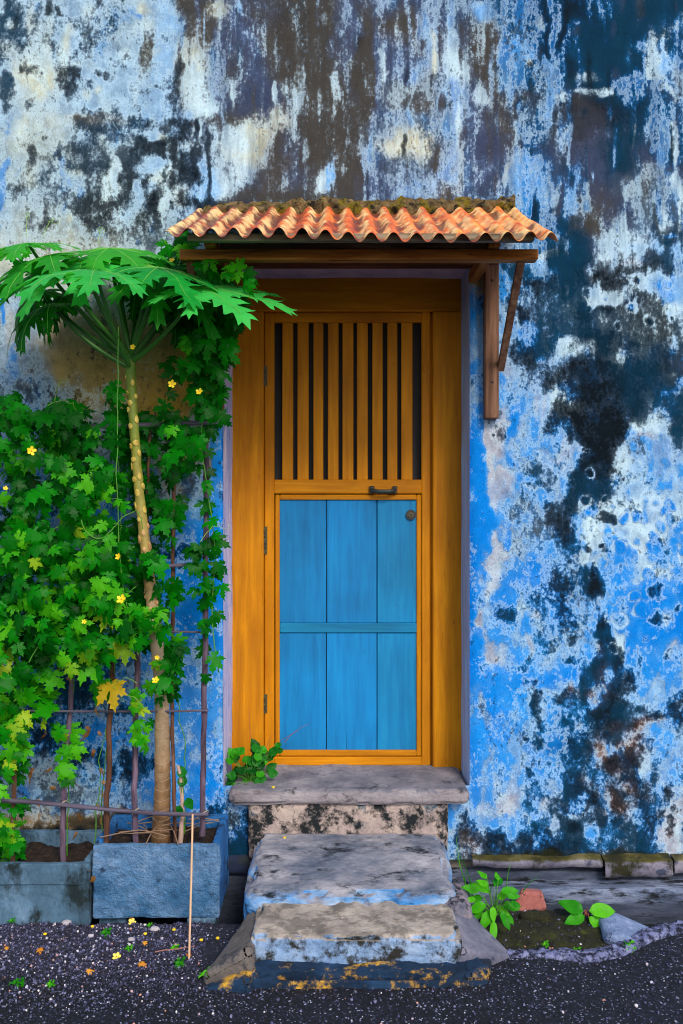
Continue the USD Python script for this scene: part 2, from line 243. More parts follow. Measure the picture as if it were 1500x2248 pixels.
STROKES = [
 # --- broad grounds: (brush, x, y, rx, ry[, softness[, strength]]) in the picture's own measure of the wall face
 ('g', 0, 300, 420, 420, .5), ('S', 120, 200, 330, 260, .5), ('V', 640, 180, 260, 330, .4), ('K', 690, 200, 120, 320, .5), ('l', 930, 230, 190, 330, .5), ('V', 1320, 240, 260, 380, .5), ('E', 1330, 60, 260, 140, .5),
 ('S', 1280, 700, 260, 260, .4), ('L', 1230, 1050, 260, 240, .4), ('S', 1270, 1300, 300, 220, .5), ('b', 1300, 1350, 280, 140, .6), ('S', 1240, 1600, 260, 200, .5), ('L', 1240, 1800, 300, 130, .5),
 ('g', 230, 560, 320, 120, .5), ('g', 90, 760, 200, 200, .5), ('t', 260, 800, 240, 150, .5), ('g', 420, 1050, 110, 150, .5), ('b', 300, 1450, 330, 260, .4), ('b', 400, 1650, 200, 260, .5), ('s', 140, 1620, 200, 200, .5), ('G', 120, 1790, 220, 80, .5),
 # --- upper left
 ('N', 6, 90, 18, 150, .3), ('n', 55, 50, 55, 80, .5), ('e', 120, 60, 30, 110, .5), ('W', 112, 95, 9, 75, .6), ('W', 146, 120, 11, 60, .5), ('e', 190, 90, 60, 70, .6), ('D', 165, 172, 36, 32, .6), ('d', 206, 205, 18, 40, .5),
 ('d', 262, 115, 20, 65, .5), ('b', 290, 36, 44, 60, .5), ('M', 262, 40, 30, 60, .5), ('K', 322, 110, 15, 85, .4), ('S', 250, 200, 48, 110, .5), ('S', 345, 130, 26, 100, .5), ('S', 370, 40, 20, 60, .5), ('C', 70, 175, 60, 60, .6), ('W', 95, 110, 28, 60, .6),
 ('T', 175, 268, 120, 12, .7, .5), ('s', 110, 240, 60, 30, .6), ('g', 90, 340, 110, 60, .6), ('B', 4, 430, 14, 75, .4), ('B', 140, 490, 8, 60, .5), ('b', 90, 330, 10, 60, .5), ('b', 140, 330, 12, 90, .5), ('b', 15, 280, 14, 50, .5),
 ('d', 215, 330, 42, 60, .6), ('n', 300, 340, 85, 100, .6), ('D', 378, 300, 55, 46, .6), ('d', 350, 350, 100, 90, .6), ('D', 400, 360, 50, 60, .6), ('d', 400, 195, 30, 60, .5), ('K', 412, 170, 22, 60, .5), ('d', 290, 440, 120, 60, .7), ('d', 400, 440, 80, 40, .6), ('e', 250, 490, 150, 40, .7),
 ('W', 240, 415, 18, 60, .5), ('W', 362, 395, 17, 26, .5), ('S', 310, 425, 14, 34, .5), ('S', 325, 370, 30, 18, .5), ('S', 462, 405, 32, 34, .5), ('W', 495, 420, 18, 30, .5), ('S', 310, 300, 40, 14, .5), ('S', 330, 245, 50, 40, .6), ('W', 365, 455, 12, 40, .5),
 # --- upper middle
 ('K', 430, 30, 30, 60, .5), ('C', 480, 30, 38, 34, .6), ('t', 450, 105, 50, 70, .6), ('C', 420, 145, 40, 40, .6), ('W', 462, 180, 70, 50, .6), ('l', 490, 150, 17, 75, .5), ('W', 450, 225, 34, 46, .6), ('K', 533, 130, 26, 130, .5), ('V', 575, 200, 48, 130, .5), ('l', 560, 70, 50, 80, .6), ('K', 510, 270, 60, 20, .6),
 ('W', 545, 335, 82, 62, .6), ('C', 560, 310, 60, 40, .6), ('W', 500, 300, 40, 24, .6), ('C', 625, 285, 26, 30, .6), ('k', 610, 360, 40, 60, .6), ('l', 660, 350, 40, 90, .6), ('K', 640, 60, 60, 110, .5), ('K', 700, 130, 60, 160, .5), ('K', 690, 330, 60, 80, .5), ('K', 740, 300, 50, 140, .5),
 ('W', 660, 165, 9, 78, .4), ('W', 650, 225, 10, 30, .5), ('W', 646, 290, 6, 40, .5), ('W', 739, 175, 8, 44, .4), ('W', 733, 210, 6, 36, .4), ('W', 702, 215, 5, 26, .4), ('W', 627, 205, 12, 24, .6), ('W', 605, 215, 5, 30, .5), ('S', 535, 25, 10, 14, .4), ('W', 708, 45, 9, 16, .5), ('W', 668, 340, 8, 24, .5), ('W', 772, 330, 6, 40, .4), ('W', 765, 285, 4, 30, .4), ('W', 788, 90, 5, 20, .4), ('W', 835, 60, 5, 16, .4), ('S', 720, 380, 14, 30, .5), ('W', 700, 395, 10, 18, .6),
 ('D', 490, 440, 60, 14, .6), ('K', 620, 425, 120, 18, .6), ('K', 800, 210, 22, 260, .4), ('K', 765, 330, 16, 120, .5),
 # --- upper right of centre
 ('l', 760, 60, 30, 90, .5), ('l', 870, 80, 40, 90, .6), ('k', 880, 45, 60, 40, .7), ('W', 841, 138, 10, 30, .3), ('L', 940, 100, 30, 70, .6), ('C', 945, 110, 12, 60, .6), ('W', 985, 115, 20, 60, .6), ('W', 1005, 160, 26, 90, .6), ('L', 990, 210, 40, 40, .6), ('W', 1060, 200, 14, 30, .5), ('W', 1092, 222, 46, 10, .6),
 ('G', 905, 185, 55, 42, .5), ('t', 930, 230, 60, 20, .6), ('g', 900, 300, 70, 60, .6), ('C', 890, 310, 40, 30, .7), ('L', 1010, 300, 26, 100, .5), ('W', 1004, 280, 7, 60, .5), ('t', 1015, 330, 14, 44, .6), ('t', 955, 350, 16, 40, .6), ('L', 960, 400, 60, 44, .6), ('W', 1012, 390, 8, 50, .5), ('k', 990, 420, 40, 30, .6),
 ('K', 1060, 90, 50, 70, .5), ('k', 1100, 150, 26, 90, .5), ('K', 1100, 170, 22, 70, .5), ('S', 1060, 20, 24, 26, .5), ('M', 1112, 20, 30, 40, .5), ('E', 1135, 90, 24, 100, .4), ('S', 1155, 110, 14, 40, .6), ('E', 1175, 60, 20, 90, .4), ('C', 1162, 150, 8, 26, .4), ('M', 1145, 180, 30, 40, .5), ('k', 1080, 290, 34, 60, .5), ('K', 1130, 290, 40, 60, .5), ('K', 1160, 240, 24, 24, .5), ('V', 1060, 330, 40, 90, .5), ('W', 1134, 300, 5, 24, .4), ('C', 1130, 385, 18, 28, .4), ('l', 1040, 360, 30, 70, .6),
 # --- upper far right
 ('D', 1250, 70, 66, 90, .5), ('D', 1190, 150, 30, 40, .5), ('E', 1217, 70, 13, 78, .35), ('E', 1281, 95, 30, 60, .35), ('E', 1236, 145, 9, 36, .35), ('M', 1195, 180, 40, 44, .5), ('S', 1190, 150, 14, 30, .5), ('D', 1350, 150, 70, 110, .5), ('N', 1310, 160, 60, 80, .5), ('N', 1400, 60, 110, 90, .6), ('E', 1425, 100, 20, 20, .2), ('W', 1470, 120, 36, 60, .6), ('W', 1440, 160, 34, 16, .5), ('W', 1484, 205, 34, 26, .5), ('S', 1488, 160, 20, 60, .5), ('W', 1300, 203, 70, 9, .6), ('W', 1222, 215, 34, 9, .6), ('W', 1290, 165, 28, 14, .6), ('W', 1335, 192, 20, 10, .6), ('E', 1390, 180, 34, 60, .4),
 ('D', 1320, 250, 130, 34, .6), ('K', 1250, 280, 60, 50, .5), ('K', 1300, 280, 70, 50, .5), ('M', 1180, 330, 44, 100, .6), ('M', 1220, 420, 50, 60, .6), ('S', 1170, 400, 44, 50, .6), ('S', 1175, 450, 30, 50, .6), ('S', 1200, 240, 10, 50, .5), ('V', 1320, 390, 100, 130, .5), ('N', 1380, 300, 40, 100, .6), ('K', 1300, 460, 60, 60, .6), ('M', 1440, 270, 50, 40, .6), ('M', 1480, 300, 34, 70, .5), ('W', 1484, 320, 8, 50, .4), ('S', 1452, 355, 8, 40, .5), ('G', 1430, 420, 50, 50, .5), ('g', 1460, 460, 44, 60, .6), ('W', 1455, 500, 10, 60, .5), ('W', 1490, 460, 10, 80, .5), ('S', 1270, 420, 20, 60, .6), ('E', 1200, 490, 50, 34, .5),
 # --- right of the door, upper
 ('E', 1220, 540, 60, 60, .5), ('M', 1150, 540, 60, 40, .5), ('S', 1195, 560, 26, 20, .6), ('W', 1210, 550, 24, 12, .6), ('W', 1375, 525, 52, 34, .6), ('W', 1345, 560, 50, 14, .6), ('W', 1350, 590, 60, 26, .6), ('b', 1110, 620, 20, 60, .4), ('B', 1105, 640, 12, 50, .4), ('S', 1150, 640, 50, 50, .6), ('L', 1170, 720, 50, 60, .6), ('b', 1150, 730, 30, 70, .6),
 ('d', 1172, 616, 40, 26, .6), ('d', 1150, 680, 26, 26, .6), ('n', 1135, 590, 40, 20, .6), ('N', 1245, 640, 46, 110, .5), ('N', 1262, 545, 34, 60, .5), ('D', 1320, 610, 60, 44, .6), ('D', 1400, 600, 50, 26, .6), ('N', 1460, 560, 50, 50, .5), ('N', 1300, 740, 110, 60, .6), ('D', 1350, 760, 90, 60, .5),
 ('W', 1400, 650, 95, 40, .5), ('W', 1450, 700, 60, 70, .5), ('W', 1395, 730, 40, 60, .6), ('W', 1330, 715, 22, 22, .6), ('W', 1300, 665, 34, 12, .6), ('D', 1365, 625, 20, 24, .6), ('D', 1393, 690, 22, 34, .5), ('D', 1345, 690, 20, 18, .6), ('d', 1462, 622, 22, 26, .5), ('S', 1460, 640, 50, 26, .6), ('n', 1420, 700, 14, 18, .5),
 ('N', 1470, 790, 60, 60, .5), ('D', 1350, 850, 110, 90, .4), ('N', 1400, 860, 60, 80, .5), ('K', 1475, 810, 40, 34, .6, .6), ('N', 1480, 880, 50, 60, .5), ('d', 1430, 740, 40, 60, .6), ('W', 1240, 770, 30, 22, .6), ('W', 1287, 775, 16, 22, .6), ('W', 1355, 780, 26, 14, .6), ('W', 1215, 850, 34, 30, .6), ('L', 1170, 830, 26, 60, .6), ('L', 1240, 860, 34, 40, .6), ('d', 1140, 810, 30, 60, .6), ('d', 1190, 870, 34, 46, .6), ('n', 1180, 770, 20, 50, .6), ('d', 1125, 880, 24, 60, .7), ('L', 1130, 900, 30, 60, .6), ('d', 1255, 830, 60, 30, .6),
 ('L', 1210, 960, 70, 60, .6), ('W', 1230, 880, 22, 30, .6), ('W', 1260, 900, 34, 26, .6), ('D', 1330, 960, 52, 110, .45), ('D', 1270, 920, 40, 30, .6), ('d', 1245, 950, 34, 40, .6), ('D', 1360, 1000, 34, 80, .5), ('N', 1310, 1080, 60, 50, .5), ('d', 1265, 1090, 60, 40, .6), ('W', 1400, 940, 34, 20, .6), ('W', 1440, 950, 50, 40, .6), ('M', 1455, 975, 34, 22, .6), ('N', 1490, 960, 20, 40, .6), ('L', 1430, 1010, 70, 50, .6), ('W', 1385, 1030, 30, 40, .6), ('L', 1250, 1010, 50, 40, .6), ('L', 1215, 1060, 40, 60, .6), ('n', 1190, 1080, 50, 50, .7), ('e', 1230, 1130, 60, 40, .7),
 ('B', 1130, 960, 13, 70, .4), ('b', 1135, 1010, 12, 60, .5), ('S', 1450, 1070, 70, 34, .6), ('W', 1330, 1110, 60, 14, .6),
 # --- strip beside the jamb
 ('t', 1046, 620, 14, 60, .5), ('b', 1046, 680, 14, 70, .6), ('t', 1043, 720, 12, 40, .6), ('B', 1042, 760, 10, 70, .5), ('b', 1050, 880, 22, 90, .5), ('L', 1080, 820, 30, 130, .6), ('P', 1085, 945, 30, 40, .5), ('B', 1048, 1040, 22, 150, .35), ('P', 1088, 1060, 24, 130, .5), ('L', 1110, 1140, 34, 60, .6), ('B', 1045, 1260, 20, 170, .4), ('B', 1062, 1310, 18, 40, .4), ('P', 1085, 1230, 22, 80, .5), ('g', 1160, 1190, 70, 60, .6), ('P', 1060, 1380, 13, 70, .5), ('B', 1050, 1450, 18, 60, .5),
 # --- right of the door, middle
 ('L', 1220, 1230, 70, 70, .6), ('b', 1180, 1330, 60, 50, .6), ('B', 1100, 1380, 24, 34, .35), ('P', 1095, 1430, 30, 36, .5), ('B', 1128, 1450, 13, 50, .35), ('B', 1085, 1500, 22, 34, .35), ('B', 1108, 1200, 9, 22, .4), ('b', 1170, 1310, 40, 40, .5), ('s', 1180, 1400, 70, 50, .7),
 ('W', 1420, 1140, 90, 60, .7), ('W', 1330, 1170, 50, 40, .6), ('B', 1380, 1200, 24, 22, .5), ('B', 1445, 1190, 20, 24, .5), ('B', 1380, 1130, 14, 12, .4), ('B', 1405, 1135, 10, 10, .4), ('B', 1480, 1120, 16, 20, .4), ('B', 1310, 1120, 18, 12, .5), ('D', 1340, 1135, 20, 12, .5), ('D', 1322, 1205, 18, 20, .5), ('d', 1260, 1170, 24, 50, .6), ('d', 1215, 1150, 20, 26, .6), ('W', 1310, 1230, 26, 16, .5), ('W', 1430, 1250, 46, 34, .6), ('B', 1420, 1255, 12, 10, .4), ('B', 1400, 1350, 90, 90, .5), ('B', 1460, 1390, 50, 60, .5), ('B', 1460, 1310, 34, 26, .5), ('s', 1350, 1300, 40, 50, .6), ('W', 1355, 1420, 14, 36, .6),
 ('N', 1283, 1270, 20, 50, .4), ('E', 1275, 1290, 14, 60, .4), ('D', 1318, 1290, 16, 40, .5), ('D', 1325, 1350, 14, 50, .5), ('N', 1320, 1420, 20, 60, .5), ('L', 1290, 1350, 20, 30, .5), ('e', 1230, 1300, 60, 60, .7),
 # --- right of the door, lower
 ('D', 1310, 1490, 50, 50, .6), ('N', 1280, 1500, 40, 40, .5), ('d', 1205, 1530, 34, 26, .6), ('d', 1375, 1490, 24, 20, .5), ('N', 1310, 1570, 70, 70, .5), ('D', 1300, 1600, 44, 60, .6), ('n', 1245, 1620, 80, 50, .6), ('E', 1230, 1630, 60, 40, .6), ('N', 1290, 1670, 50, 50, .5), ('d', 1350, 1640, 80, 50, .7), ('b', 1180, 1490, 80, 40, .6), ('S', 1110, 1600, 80, 90, .5), ('b', 1090, 1560, 40, 60, .7), ('b', 1130, 1650, 60, 40, .7), ('G', 1071, 1555, 12, 40, .4), ('L', 1130, 1750, 90, 80, .5), ('B', 1043, 1690, 10, 100, .5, .7), ('P', 1120, 1770, 60, 30, .7),
 ('O', 1430, 1590, 44, 30, .6), ('O', 1400, 1650, 40, 40, .6), ('O', 1340, 1640, 34, 34, .7), ('d', 1480, 1560, 30, 44, .6), ('d', 1440, 1560, 24, 20, .6), ('L', 1460, 1690, 50, 90, .6), ('S', 1455, 1630, 30, 40, .6), ('L', 1330, 1720, 40, 40, .6), ('O', 1360, 1760, 44, 44, .7), ('d', 1380, 1720, 44, 60, .7), ('d', 1465, 1740, 14, 26, .5),
 ('D', 1270, 1760, 44, 60, .5), ('D', 1260, 1790, 50, 40, .5), ('n', 1165, 1775, 18, 44, .5), ('N', 1240, 1840, 50, 60, .5), ('D', 1200, 1870, 130, 26, .6), ('d', 1390, 1830, 80, 70, .6), ('n', 1350, 1860, 90, 50, .6), ('L', 1285, 1810, 22, 30, .6), ('P', 1470, 1820, 40, 60, .6), ('d', 1120, 1860, 80, 26, .7), ('d', 1030, 1840, 30, 60, .5), ('Q', 1012, 1860, 18, 60, .9, .6), ('O', 1030, 1870, 30, 40, .9, .6), 
 # --- left of the door
 ('S', 40, 720, 60, 160, .6), ('T', 180, 770, 110, 60, .6), ('T', 330, 800, 150, 90, .6), ('t', 240, 860, 100, 50, .6), ('g', 90, 880, 80, 60, .6), ('P', 20, 760, 24, 60, .6), ('B', 2, 690, 6, 60, .5), ('e', 230, 870, 120, 40, .7), ('T', 400, 860, 90, 60, .6), ('t', 415, 1010, 50, 60, .6), ('g', 425, 1090, 40, 60, .6), ('t', 425, 990, 40, 30, .5), ('S', 425, 1140, 50, 60, .6), ('b', 420, 1180, 50, 40, .6), ('B', 486, 1040, 18, 130, .4), ('P', 497, 740, 16, 190, .4), ('S', 480, 970, 10, 60, .5), ('g', 482, 1090, 10, 30, .5), ('B', 410, 1310, 90, 90, .5), ('B', 480, 1300, 30, 200, .5), ('d', 400, 1230, 40, 22, .6), ('b', 480, 1500, 30, 120, .5), ('S', 495, 1560, 20, 90, .6), ('s', 360, 1600, 60, 90, .6), ('b', 430, 1560, 60, 120, .6),
 ('n', 170, 1530, 130, 60, .6), ('d', 110, 1640, 70, 50, .6), ('d', 190, 1600, 50, 60, .5), ('b', 240, 1600, 60, 60, .6), ('D', 260, 1690, 22, 28, .5), ('d', 310, 1660, 40, 30, .6), ('e', 60, 1700, 90, 60, .6), ('G', 90, 1720, 90, 34, .6), ('g', 180, 1760, 110, 30, .6), ('T', 120, 1800, 160, 24, .6, .6), ('D', 80, 1830, 200, 20, .6), ('S', 430, 1720, 60, 34, .6), ('b', 470, 1750, 40, 50, .5), ('b', 505, 1780, 30, 80, .5), ('L', 540, 1800, 22, 40, .6), ('d', 545, 1780, 24, 60, .6), ('e', 505, 1830, 40, 60, .6), ('N', 510, 1890, 60, 30, .5), ('D', 300, 1800, 160, 18, .6), ('P', 530, 1745, 30, 20, .6),
]
DL, DR, DT, DBOT = -0.52, 0.564, 2.69, 0.40          # the doorway in the wall face
WALLBOT = 0.075

RG = random.Random(23)
STROKES = [('k',) + tuple(q[1:]) if q[0] == 't' and q[2] < 450 else q for q in STROKES]
# small drips, flakes and spots of mildew between the large patches
for _ in range(85): STROKES.append((RG.choice('WWLLSKKkDlE'), RG.uniform(370, 1160), RG.uniform(-20, 430), RG.uniform(1.8, 6), RG.uniform(8, 60), .8, RG.uniform(.4, .9)))
for _ in range(150): STROKES.append((RG.choice('WSSDDdnCgWe'), RG.uniform(0, 420), RG.uniform(-20, 500), RG.uniform(4, 20), RG.uniform(5, 26), .9, RG.uniform(.4, .9)))
for _ in range(110): STROKES.append((RG.choice('WSEENDVKMM'), RG.uniform(1120, 1520), RG.uniform(-20, 500), RG.uniform(2, 10), RG.uniform(8, 50), .7, RG.uniform(.4, .9)))
for _ in range(300):
    x_, y_ = RG.uniform(1080, 1520), RG.uniform(520, 1860)
    if abs((x_ - 1340) / 130) ** 2 + abs((y_ - 860) / 300) ** 2 < 1 and RG.random() < .8: continue
    STROKES.append((RG.choice('WLLSSSbBdDdnPs'), x_, y_, RG.uniform(4, 20), RG.uniform(5, 28), .8, RG.uniform(.35, .85)))
for _ in range(90): STROKES.append((RG.choice('DdNdOne'), RG.gauss(1310, 70), RG.uniform(1420, 1880), RG.uniform(4, 18), RG.uniform(5, 24), .8, RG.uniform(.4, .9)))
for _ in range(46): STROKES.append((RG.choice('QQQD'), RG.uniform(1020, 1560), 1892 - abs(RG.gauss(0, 7)), RG.uniform(10, 40), RG.uniform(4, 13), .8, RG.uniform(.3, .9)))
for _ in range(60): STROKES.append((RG.choice('SbLdsP'), RG.uniform(0, 540), RG.uniform(1200, 1860), RG.uniform(4, 20), RG.uniform(6, 40), .8, RG.uniform(.3, .8)))
RINGS = [(RG.uniform(1290, 1510), RG.uniform(1085, 1280), RG.uniform(8, 21)) for _ in range(24)] + [(RG.uniform(1300, 1510), RG.uniform(1290, 1440), RG.uniform(8, 26)) for _ in range(7)] + [(RG.uniform(1290, 1480), RG.uniform(590, 740), RG.uniform(7, 16)) for _ in range(9)] + [(RG.uniform(1180, 1300), RG.uniform(960, 1080), RG.uniform(6, 12)) for _ in range(5)]
STROKES += [('T', 190, 775, 130, 80, .5, .9), ('T', 350, 820, 150, 90, .5, .9), ('t', 130, 600, 160, 70, .6, .7), ('C', 60, 560, 70, 90, .6, .5), ('g', 60, 800, 50, 70, .6, .6), ('C', 70, 300, 80, 70, .7, .5), ('K', 700, 150, 70, 150, .6, .5), ('K', 620, 60, 50, 90, .6, .5), ('N', 1262, 600, 40, 110, .5, .7), ('D', 1350, 855, 100, 80, .5, .75), ('D', 1330, 960, 48, 110, .5, .75), ('N', 1400, 830, 60, 60, .5, .6), ('N', 1300, 745, 80, 44, .6, .6), ('N', 1310, 1085, 55, 46, .5, .6), ('D', 1320, 255, 110, 30, .6, .5), ('N', 1400, 60, 90, 70, .6, .5)]
def wall_fields(X, Z):
    n = len(X)
    px, py = 750 + 500 * X, 1100 + 500 * (EYE - Z)
    f3 = lambda a, b, o, sd: meshkit.fbm(np.stack([px / a, py / b, np.zeros(n)], -1), o, sd) - .5
    wx = f3(90, 110, 4, 3) * 100 + f3(22, 30, 3, 21) * 38; wy = f3(90, 110, 4, 11) * 130 + f3(22, 30, 3, 31) * 52
    base = np.tile(lin(140, 160, 200), (n, 1)); pc = np.tile(BL, (n, 1)); sc = np.tile(NAVY, (n, 1)); p = np.full(n, .3); s = np.full(n, .3)
    for st in STROKES:
        br, x, y, rx, ry = st[:5]; soft = st[5] if len(st) > 5 else .5; amt = st[6] if len(st) > 6 else 1.0
        small = min(rx, ry) <= 12
        k = min(1, min(rx, ry) / 34 + .12); soft = soft * 2 if small else max(soft * 2.3, .9); amt = amt * (.85 if small else .88 if br in 'WCP' else 1)
        d = np.hypot((px + wx * k - x) / rx, (py + wy * min(1, ry / 50 + .1) - y) / ry)
        i = np.nonzero(d < 1.0 + soft * .5)[0]
        t = np.clip((1.0 + soft * .5 - d[i]) / max(soft, .05), 0, 1); wi = t * t * (3 - 2 * t) * amt
        wc = wi[:, None]; b, bp, bpc, bs, bsc = BR[br]
        if b is not None: base[i] = base[i] * (1 - wc) + b * wc
        if bp is not None: p[i] = p[i] * (1 - wi) + bp * wi
        if bpc is not None: pc[i] = pc[i] * (1 - wc) + bpc * wc
        if bs is not None: s[i] = s[i] * (1 - wi) + bs * wi
        if bsc is not None: sc[i] = sc[i] * (1 - wc) + bsc * wc
    for x, y, r in RINGS:          # lichen: a bare pale ring round a blue or dark heart
        d = np.hypot(px + wx * .22 - x, (py + wy * .22 - y) / 1.1) / r
        i = np.nonzero(d < 1.25)[0]; q = d[i]
        ring = np.clip(1 - np.abs(q - .85) / .34, 0, 1); core = np.clip((.55 - q) / .3, 0, 1)
        p[i] = p[i] * (1 - .6 * ring) + .45 * core * (1 - p[i]); base[i] = base[i] * (1 - .6 * ring[:, None]) + lin(190, 204, 236) * .6 * ring[:, None]
        s[i] = s[i] * (1 - .45 * ring) + (.3 * core if r < 12 else 0)
    s = s + f3(34, 46, 5, 51) * .55 * (1 - np.abs(2 * s - 1) * .45); p = p + f3(30, 42, 5, 61) * .6 * (1 - np.abs(2 * p - 1) * .5)
    up = np.clip((640 - py) / 220, 0, 1) * np.clip((1150 - px) / 120, 0, 1); p = p - .10 * up; pc = pc * (1 - .55 * up[:, None]) + lin(112, 148, 200) * .55 * up[:, None]
    ul = np.clip((900 - py) / 200, 0, 1) * np.clip((460 - px) / 140, 0, 1); p = p - .14 * ul; base = base * (1 - .38 * ul[:, None]) + lin(206, 200, 192) * .38 * ul[:, None]
    low = np.clip((py - 850) / 300, 0, 1); p = p + .10 * low + .04
    streak = np.clip((1000 - py) / 450, 0, 1) * (.25 + .75 * np.clip((px - 330) / 160, 0, 1))
    return base, p, pc, s, sc, streak

